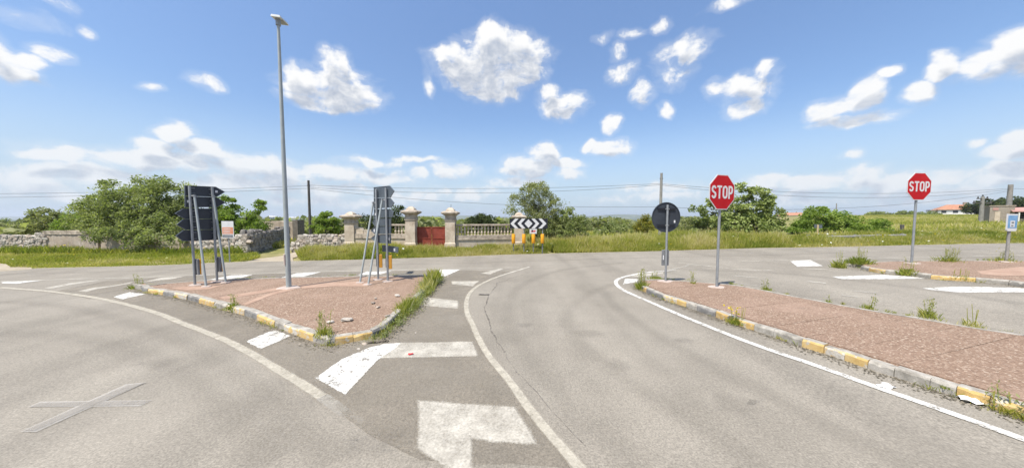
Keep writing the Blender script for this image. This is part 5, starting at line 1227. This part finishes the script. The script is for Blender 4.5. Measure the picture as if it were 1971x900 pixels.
# far hills
def hills():
    for (pts, Yh, dep, nm) in (([(-3000,422),(-400,419),(0,416.8),(120,416.5),(300,417.5),(420,417.2),(560,418),(800,414.8),(900,414.5),(980,417),(1100,417.6),(1130,415.5),(1185,411.4),(1215,412.6),(1260,415),(1400,415.5),(1500,416),(1700,417),(2100,419),(4000,421)], 3000, 900, 'hills'),):
        vs = []; n = 0
        us = np.linspace(-2500, 3500, 240); vv = np.interp(us, [p[0] for p in pts], [p[1] for p in pts])
        for u, v in zip(us, vv):
            x = (u - CX) / FPX * Yh; zt = CAM_H + (418 - v) / FPX * Yh + math.sin(u * .11) * 1.2 + math.sin(u * .037) * 2.0
            for t, hz in ((0, -20), (.25, -20 + (zt + 20) * .45), (.5, -20 + (zt + 20) * .8), (1, zt), (1.6, -20 + (zt + 20) * .7), (2.2, -25)):
                vs.append((x * (1 + t * dep / Yh * .3), Yh - dep * .0 + t * dep * .3, hz))
        V = np.array(vs); k = 6; m_ = len(us); ix = np.arange(m_ * k).reshape(m_, k)
        F_ = np.stack([ix[:-1, :-1], ix[1:, :-1], ix[1:, 1:], ix[:-1, 1:]], -1).reshape(-1, 4)
        o = np_mesh('hills', V, F_, mat_simple('far_hill', [(.35, (.055, .075, .030)), (.55, (.10, .12, .05)), (.7, (.22, .21, .12))], .012, 6, .95), smooth=True); tag(o, kind='structure')
hills()

# ------------------------------------------------------------------ grass and weeds
def vnoise(x, y, s, seed=0):
    def h(i, j): return np.modf(np.abs(np.sin(i * 127.1 + j * 311.7 + seed * 17.3) * 43758.5453))[0]
    x, y = x * s, y * s; i, j = np.floor(x), np.floor(y); f, g_ = x - i, y - j; f = f*f*(3-2*f); g_ = g_*g_*(3-2*g_)
    return (h(i, j)*(1-f) + h(i+1, j)*f)*(1-g_) + (h(i, j+1)*(1-f) + h(i+1, j+1)*f)*g_
def in_poly_np(x, y, poly):
    c = np.zeros(len(x), bool); n = len(poly); j = n - 1
    for i in range(n):
        (xi, yi), (xj, yj) = poly[i], poly[j]
        with np.errstate(divide='ignore', invalid='ignore'):
            t = ((yi > y) != (yj > y)) & (x < (xj - xi) * (y - yi) / (yj - yi + 1e-12) + xi)
        c ^= t; j = i
    return c
def blades(x, y, z, h, w, lean, rng, tint):
    n = len(x); a = rng.uniform(0, 2*np.pi, n); la = rng.uniform(0, 2*np.pi, n); l = lean * rng.uniform(.2, 1.2, n) * h
    dx, dy = np.cos(a) * w / 2, np.sin(a) * w / 2; mx, my = np.cos(la) * l, np.sin(la) * l
    V = np.stack([np.stack([x - dx, y - dy, z], -1), np.stack([x + dx, y + dy, z], -1),
                  np.stack([x + mx*.35 + dx*.8, y + my*.35 + dy*.8, z + h*.55], -1), np.stack([x + mx + dx*.15, y + my + dy*.15, z + h], -1)], 1)
    V[:, 2] = V[:, 2]
    return V.reshape(-1, 3), np.arange(n*4).reshape(n, 4), np.repeat(tint, 4)
def grass(name, label, poly, count, hmin, hmax, w, seed, dry=.35, lean=.45, bare=.0, scale=1.2, flowers=0, fl_white=.4, keep=None):
    rng = np.random.default_rng(seed); xs = [p[0] for p in poly]; ys = [p[1] for p in poly]
    x = rng.uniform(min(xs), max(xs), count * 6); y = rng.uniform(min(ys), max(ys), count * 6); m_ = in_poly_np(x, y, poly)
    if keep is not None: m_ &= keep(x, y)
    cl = vnoise(x, y, scale, seed) * .6 + vnoise(x, y, scale * 3.1, seed + 3) * .4
    m_ &= rng.uniform(0, 1, len(x)) < np.clip((cl - bare) * 2.2 + .25, 0, 1)
    x, y, cl = x[m_][:count], y[m_][:count], cl[m_][:count]; n = len(x)
    h = (hmin + (hmax - hmin) * np.clip(cl * 1.25, 0, 1)) * rng.uniform(.45, 1.15, n)
    de = y - np.interp(x, EDX, EDY); h *= np.clip(.22 + de / 1.6, .22, 1.0)
    st_ = rng.uniform(0, 1, n) < .10; h = np.where(st_, h * rng.uniform(1.1, 1.4, n), h)
    tint = np.clip(dry + (vnoise(x, y, .45, seed + 9) - .5) * .85 + (vnoise(x, y, 2.2, seed + 5) - .5) * .35 + rng.normal(size=n) * .17 + st_ * .30, 0, 1)
    z = Gn(x, y) - .05
    V, F_, T = blades(x, y, z, h + .04, np.full(n, w) * rng.uniform(.7, 1.4, n) * np.where(st_, .5, 1), np.where(st_, lean * .5, lean), rng, tint)
    o = np_mesh(name, V, F_, L_GRASS, T); tag(o, label, 'grass', kind='stuff')
    if flowers:
        i = rng.choice(n, flowers); P = np.stack([x[i], y[i], z[i] + h[i] * 1.0 + .03], -1); V, F_ = leaf_quads(P, .05, rng, 1.2, .9)
        f = np_mesh('wild_flowers', V, F_, L_FLOWER, np.repeat((rng.uniform(0, 1, flowers) < fl_white).astype(float), 4)); tag(f, 'scattered small flowers in ' + label, 'flowers', kind='stuff')
    return o
ep = smooth_poly(edge, .5)
EDX, EDY = np.array([p.x for p in ep]), np.array([p.y for p in ep])
def edge_between(u0, u1, off=.05):
    a, b_ = gp(u0, np.interp(u0, [e[0] for e in EDGE], [e[1] for e in EDGE])).x, gp(u1, np.interp(u1, [e[0] for e in EDGE], [e[1] for e in EDGE])).x
    return [(p.x, p.y + off) for p in ep if a <= p.x <= b_]
lanekeep = lambda x, y: ~in_poly_np(x, y, [(v.co.x, v.co.y) for v in lane.data.vertices][:0] or LANE)
LANE = [(p.x, p.y) for p in (gp(440,506), gp(470,502), gp(500,496), gp(530,492), gp(549,489.5))] + [(-15.2, 24), (-13.2, 24)] + [(p.x, p.y) for p in (gp(563,496), gp(566,505))]
DIRTP = [(p.x, p.y) for p in dp]
kp = lambda x, y: ~in_poly_np(x, y, LANE) & ~in_poly_np(x, y, DIRTP)
EA = edge_between(-30, 470)
grass('verge_grass', 'short green and straw grass on the left verge before the walls', [(-34, 9)] + EA + [(-12.8, 15.4), (-14.4, 17.0), (-18, 17.1), (-34, 17.0)], 70000, .04, .20, .014, 1, .42, .6, .22, 1.1, 40, .3, kp)
grass('verge_grass', 'taller grass along the foot of the left walls', [(-34, 16.2), (-18, 16.3), (-14.5, 16.2), (-15.6, 19), (-15.1, 22), (-16.5, 22), (-15, 16.9), (-18, 17.05), (-34, 17.0)], 9000, .15, .48, .024, 2, .28, .45, .1, .9, 60, .0, kp)
grass('verge_grass', 'knee-high grass before the rubble wall, piers and balustrade', edge_between(566, 1075) + [(1.7, 19.6), (.3, 17.9), (-9.5, 17.55), (-12.6, 17.4)], 100000, .14, .58, .012, 3, .53, .42, .05, .9, 40, .7, kp)
grass('verge_grass', 'high feathery yellow-green grass along the middle of the far road edge', edge_between(1062, 1545) + [(18.4, 21.5), (1.2, 21.5)], 150000, .22, .80, .013, 4, .50, .42, .0, .7, 60, .6)
grass('verge_grass', 'green verge grass with yellow flowers on the right', edge_between(1530, 1985) + [(34, 17.5), (33, 20.5), (17.5, 20.5)], 110000, .12, .52, .014, 5, .42, .45, .02, .8, 220, .45)
grass('field_grass', 'dry yellowish meadow rising to the right', [(19, 20.5), (36, 17.0), (75, 24), (150, 90), (110, 110), (60, 60), (30, 30)], 90000, .15, .42, .05, 6, .56, .5, .0, .12, 0)
grass('field_grass', 'scrubby meadow beyond the walls in the middle distance', [(-40, 19.5), (-20, 20.5), (-8, 19.5), (16, 22), (26, 32), (40, 70), (-60, 70), (-70, 30)], 50000, .15, .55, .07, 7, .45, .5, .05, .2, 0)

def weed(name, label, pix, h, r, n, seed, off=KH, dry=.3, stalks=0, flowers=0, leafy=True, parent=None, sz=.018):
    rng = np.random.default_rng(seed); p = gp(pix[0], pix[1], off) if isinstance(pix[0], (int, float)) else pix
    x = rng.normal(0, r * .5, n); y = rng.normal(0, r * .5, n); hh = h * rng.uniform(.35, 1.0, n) * np.clip(1.1 - np.hypot(x, y) / (2 * r), .3, 1)
    V, F_, T = blades(x, y, np.full(n, -.03), hh, np.full(n, .008), .6, rng, np.clip(dry + rng.normal(size=n) * .2, 0, 1))
    root = empty(name, p); tag(root, label, 'weed', 'weeds on the islands')
    tag(np_mesh('blades', V, F_, L_GRASS, T, root), kind='stuff')
    if stalks:
        Vs, Fs, Ts, base = [], [], [], 0
        P = []
        for s in range(stalks):
            a = rng.uniform(0, 6.28); bx, by = rng.normal(0, r * .35, 2); H_ = h * rng.uniform(1.2, 2.0); k = 7; lx, ly = np.cos(a) * H_ * .12, np.sin(a) * H_ * .12
            for i in range(k):
                t0, t1 = i / k, (i+1) / k; w = .004
                q0 = np.array((bx + lx*t0, by + ly*t0, H_*t0)); q1 = np.array((bx + lx*t1, by + ly*t1, H_*t1))
                for ax_ in ((w, 0, 0), (0, w, 0)):
                    A_ = np.array(ax_); Vs += [q0 - A_, q0 + A_, q1 + A_, q1 - A_]; Fs.append([base, base+1, base+2, base+3]); base += 4; Ts += [min(1, .25 + .5 * t0)] * 4
                if leafy and t0 > .1:
                    for _ in range(3): P.append(q1 + rng.normal(size=3) * .025)
            if flowers: pass
        tag(np_mesh('stalks', Vs, Fs, L_GRASS, Ts, root), kind='stuff')
        if P:
            P = np.array(P); V, F_ = leaf_quads(P, sz, rng, .2, .4); tag(np_mesh('leaves', V, F_, L_OLIVE, np.repeat(rng.uniform(.2, .9, len(P)), 4), root), kind='stuff')
    if flowers:
        P = np.stack([rng.normal(0, r * .6, flowers), rng.normal(0, r * .6, flowers), h * rng.uniform(.9, 1.9, flowers)], -1); V, F_ = leaf_quads(P, .028, rng, .5, .9); tag(np_mesh('flower_heads', V, F_, L_FLOWER, np.repeat(rng.uniform(0, .3, flowers), 4), root), kind='stuff')
    return root
weed('weed_clump', 'grassy weed at the left tip of the left island', (266,554), .20, .22, 260, 1, 0, .15, 6)
weed('weed_clump', 'small weed growing from the kerb in front of the lamp post', (449,592), .18, .12, 180, 2, .08, .3, 5)
weed('weed_clump', 'pale weed at the near corner of the left island', (622,643), .20, .13, 150, 3, KH, .45, 7)
weed('weed_clump', 'dry weed at the foot of the near kerb corner', (640,662), .14, .13, 240, 4, 0, .5, 5)
weed('weed_clump', 'tall stalky weed at the nose of the near right island', (1236,556), .30, .18, 420, 5, 0, .22, 12, sz=.022)
weed('weed_clump', 'low leafy weed beside the round sign post', (1262,536), .14, .25, 380, 6, .08, .25, 5)
weed('weed_clump', 'weed with yellow flowers on the near kerb', (1418,619), .15, .13, 260, 7, .06, .25, 7, 16, leafy=False)
weed('weed_clump', 'thin tall weed right of the near STOP sign', (1475,557), .16, .10, 110, 8, KH, .3, 3)
weed('weed_clump', 'single thin stalk on the far edge of the near island', (1672,592), .14, .08, 70, 9, KH, .35, 3)
weed('weed_clump', 'feathery tall weed on the far edge of the near island', (1786,608), .20, .16, 150, 10, KH, .4, 5)
weed('weed_clump', 'dry grass tuft on the far edge of the near island', (1872,625), .18, .14, 60, 11, KH, .85, 4, leafy=False)
weed('weed_clump', 'faint dry tuft left of the near STOP sign', (1335,546), .18, .08, 60, 12, KH, .5, 4)
weed('weed_clump', 'small green sprig on the edge behind the flowering weed', (1593,580), .10, .07, 70, 13, KH, .2, 1)
weed('weed_clump', 'upright weed at the tip of the far island', (1615,515), .34, .16, 260, 14, 0, .3, 6)
weed('weed_clump', 'round bushy green weed on the far island', (1652,506), .30, .34, 700, 15, KH, .1, 12)
weed('weed_clump', 'dark weed at the kerb below the far STOP sign', (1746,527), .25, .20, 360, 16, .05, .3, 6)
weed('weed_clump', 'wide spindly weed right of the far STOP sign', (1823,502), .26, .34, 160, 17, KH, .3, 16)
weed('weed_clump', 'spindly weed at the foot of the blue sign', (1930,502), .22, .28, 160, 18, KH, .4, 10, 3)
weed('weed_clump', 'straw-coloured weed on the kerb of the far island', (1850,536), .16, .22, 200, 19, .05, .75, 8, leafy=False)
weed('weed_clump', 'brown weed at the near kerb beside the white litter', (1938,792), .13, .13, 330, 20, 0, .45, 4, sz=.02)
weed('weed_clump', 'tiny green sprig in a kerb joint', (1822,742), .05, .05, 60, 21, .09, .15, 0)
weed('weed_clump', 'olive tuft on the kerb at the right edge', (1975,806), .12, .12, 260, 22, 0, .4, 2)
# overgrown right side of the left island: nobody could count it
def weed_strip():
    rng = np.random.default_rng(91); path = [gp(u, v, .06) for u, v in ((722,650),(745,636),(770,612),(800,586),(825,558),(843,535))]; Vs, Fs, Ts = [], [], []; b0 = 0
    sp = smooth_poly(path, .05)
    for i, p in enumerate(sp):
        t = i / len(sp); n = int(170 * (.35 + 1.1 * t * (1 - .2*t)) * (.5 + vnoise(np.array([p.x*2]), np.array([p.y*2]), 1.5, 4)[0]))
        x = p.x + rng.normal(-.09, .085, n); y = p.y + rng.normal(.02, .08, n); h = (.05 + .19 * t) * rng.uniform(.2, 1.2, n) * (.55 + .8 * vnoise(x, y, 3, 5)); tn = np.clip(.22 + rng.normal(size=n) * .2 + (vnoise(x, y, 2, 8) - .5) * .6, 0, 1)
        h = h * (.30 + 1.25 * vnoise(x, y, 2.6, 12)) * (.55 + .9 * vnoise(x, y, 9, 31)); tall = rng.uniform(0, 1, n) < .05; h = np.where(tall, np.minimum(h * 2.6, .16 + .34 * t), h); tn = np.where(tall, np.clip(tn + .45, 0, 1), tn)
        V, F_, T = blades(x, y, np.full(n, .02), h, np.full(n, .0032), .45, rng, tn); Vs.append(V); Fs.append(F_ + b0); Ts.append(T); b0 += len(V)
    o = np_mesh('weed_strip', np.concatenate(Vs), np.concatenate(Fs), L_GRASS, np.concatenate(Ts)); tag(o, 'dense tangle of grass and weeds along the right kerb of the left island', 'weeds', kind='stuff')
    P = []; T = []
    for c_ in range(260):
        t = rng.uniform(0, 1) ** .8; p = sp[int(t * (len(sp) - 1))]; k = rng.integers(12, 40); r = .05 + .08 * t; cz = rng.uniform(.02, .05 + .20 * t)
        P.append(np.array((p.x + rng.normal(-.08, .12), p.y + rng.normal(.02, .10), cz)) + rng.normal(size=(k, 3)) * r * .5); T.append(np.clip(rng.normal(.5, .2) + rng.normal(size=k) * .12, 0, 1))
    P = np.concatenate(P); P[:, 2] = np.maximum(P[:, 2], .02); V, F_ = leaf_quads(P, .016, rng, .4, .5); lv = np_mesh('weed_leaves', V, F_, L_MID, np.repeat(np.concatenate(T), 4)); tag(lv, 'small weed leaves massed along the right kerb of the left island', 'weeds', kind='stuff')
    # dead litter at its foot
    P = []
    for i in range(700):
        p = sp[rng.integers(0, len(sp))]; P.append((p.x + rng.normal(.10, .07), p.y + rng.normal(-.06, .05), .012 + rng.uniform(0, .02)))
    V, F_ = leaf_quads(np.array(P), .022, rng, 2.5, .5); o = np_mesh('leaf_litter', V, F_, L_DRY, np.repeat(rng.uniform(0, 1, 700), 4)); tag(o, 'brown leaf litter at the foot of the weedy kerb', 'leaf litter', kind='stuff')
weed_strip()
def kerb_grit():
    rng = np.random.default_rng(17); P = []
    for pix, cnt in ((RF, 2200), (LF[:16], 1800), (FF_, 700)):
        sp = smooth_poly([gp(u, v) for u, v in pix], .08)
        for _ in range(cnt):
            i = rng.integers(1, len(sp)); p = sp[i]; d = (sp[i] - sp[i-1]).normalized(); nn_ = Vector((d.y, -d.x, 0)); o = abs(rng.normal(0, .10)) + .005
            q = p + nn_ * o + d * rng.uniform(-.09, .09)
            P.append((q.x, q.y, G(q.x, q.y) + .008))
    P = np.array(P); V, F_ = leaf_quads(P, .013, rng, 3, .7); o = np_mesh('kerb_grit', V, F_, L_DRY, np.repeat(rng.uniform(0, .8, len(P)), 4)); tag(o, 'fine grit and dead leaves gathered along the kerbs', 'grit', kind='stuff')
kerb_grit()
def kerb_tufts():
    rng = np.random.default_rng(23); Vs, Fs, Ts = [], [], []; b0 = 0
    for pix, cnt in ((RF, 26), (LF[:16], 22), (FF_, 18), (RB[2:], 26), (LB, 14), (FB_, 14)):
        sp = smooth_poly([gp(u, v) for u, v in pix], .08)
        for _ in range(cnt):
            i = rng.integers(1, len(sp)); p = sp[i]; m_ = rng.integers(8, 45); r = rng.uniform(.015, .06)
            x = p.x + rng.normal(0, r, m_); y = p.y + rng.normal(-.015, r * .6, m_); h = rng.uniform(.02, .085) * rng.uniform(.4, 1.2, m_)
            V, F_, T = blades(x, y, Gn(x, y) + .0, h, np.full(m_, .0045), .7, rng, np.clip(rng.uniform(.1, .8) + rng.normal(size=m_) * .15, 0, 1)); Vs.append(V); Fs.append(F_ + b0); Ts.append(T); b0 += len(V)
    o = np_mesh('kerb_tufts', np.concatenate(Vs), np.concatenate(Fs), L_GRASS, np.concatenate(Ts)); tag(o, 'tiny grass tufts sprouting along the foot of the kerbs', 'weeds', kind='stuff')
kerb_tufts()

# ------------------------------------------------------------------ litter and loose stones
def flat_scrap(name, label, cat, pix, w, l, rot, mat, off=0.0, crumple=.02, seed=0):
    rs = random.Random(seed); p = gp(pix[0], pix[1], off); bm = bmesh.new(); bmesh.ops.create_grid(bm, x_segments=6, y_segments=4, size=.5)
    for v in bm.verts:
        e = max(abs(v.co.x), abs(v.co.y)) > .49; v.co = Vector((v.co.x * l * (rs.uniform(.75, 1.15) if e else 1), v.co.y * w * (rs.uniform(.6, 1.2) if e else 1), .008 + rs.uniform(0, crumple)))
    bmesh.ops.solidify(bm, geom=bm.faces[:], thickness=.003)
    me = bpy.data.meshes.new(name); bm.to_mesh(me); bm.free(); o = link(name, me, mat); o.location = p; o.rotation_euler = (0, 0, rot); tag(o, label, cat); return o
flat_scrap('plastic_bag', 'crumpled white bag lying against the near kerb', 'litter', (1885,776.5), .10, .30, R(-28), M_PAPER, 0, .05, 1)
flat_scrap('paper_scrap', 'torn white paper beside the solid white line', 'litter', (1706,744), .10, .17, R(20), M_PAPER, .004, .015, 2)
flat_scrap('red_scrap', 'small red scrap lying on the white chevron marking', 'litter', (790,682), .04, .07, R(10), M_REDLIT, .006, .015, 3)
flat_scrap('wood_plank', 'dark splintered wood piece at the near corner of the weedy kerb', 'debris', (728,659), .05, .32, R(18), M_BARK, 0, .03, 4)
flat_scrap('dark_scrap', 'flat dark scrap on the road right of the faded centre line', 'debris', (931,567), .09, .28, R(-8), M_CPOLED, 0, .012, 5)
for i, (u, v, s, lb, off) in enumerate([(668,616,.15,'largest flat pale stone on the left island', KH),(636,620,.09,'dark small stone left of the largest pale stone', KH),(718,583,.09,'pale stone in the middle of the left island near the weeds', KH),(728,591,.07,'small pale stone below the middle stone', KH),(723,574,.06,'dark pebble near the weeds on the left island', KH),(765,569,.12,'long pale stone at the edge of the weeds', KH),(746,608,.08,'broken pale stone among the weed roots', KH),(702,662,.07,'pale rubble piece at the start of the white chevron', 0),(690,672,.05,'grey pebble by the white chevron', 0),(800,640,.025,'tiny white pebble on the hatched asphalt', 0),(577,662,.03,'white chip near the left kerb corner', 0),(862,532,.05,'stone chip at the far end of the weeds', 0)]):
    o = bpy.data.objects.new('loose_stone', ROCKS[i % 12]); COL.objects.link(o); p = gp(u, v, off); o.location = p + Vector((0, 0, s * .12)); o.scale = (s * 1.25, s * .85, s * .34); o.rotation_euler = (random.uniform(-.2, .2), random.uniform(-.2, .2), random.uniform(0, 6)); tag(o, lb, 'stone', 'loose stones')
print('objects', len(bpy.data.objects), 'tris', sum(len(m.polygons) for m in bpy.data.meshes) )

# ------------------------------------------------------------------ air: thin even haze round everything
def haze():
    b_ = MB(); b_.box((-7400, -7400, -45), (7400, 7400, 60)); m, nt, b = new_mat('haze_air'); nt.nodes.remove(b)
    v = nt.nodes.new('ShaderNodeVolumePrincipled'); v.inputs['Density'].default_value = .00022; v.inputs['Color'].default_value = (.86, .92, 1, 1); v.inputs['Anisotropy'].default_value = .2
    nt.links.new(v.outputs[0], nt.nodes['Material Output'].inputs['Volume'])
    o = b_.build('haze', m); tag(o, 'thin pale haze lying over the whole plain', 'haze', kind='stuff')
haze()
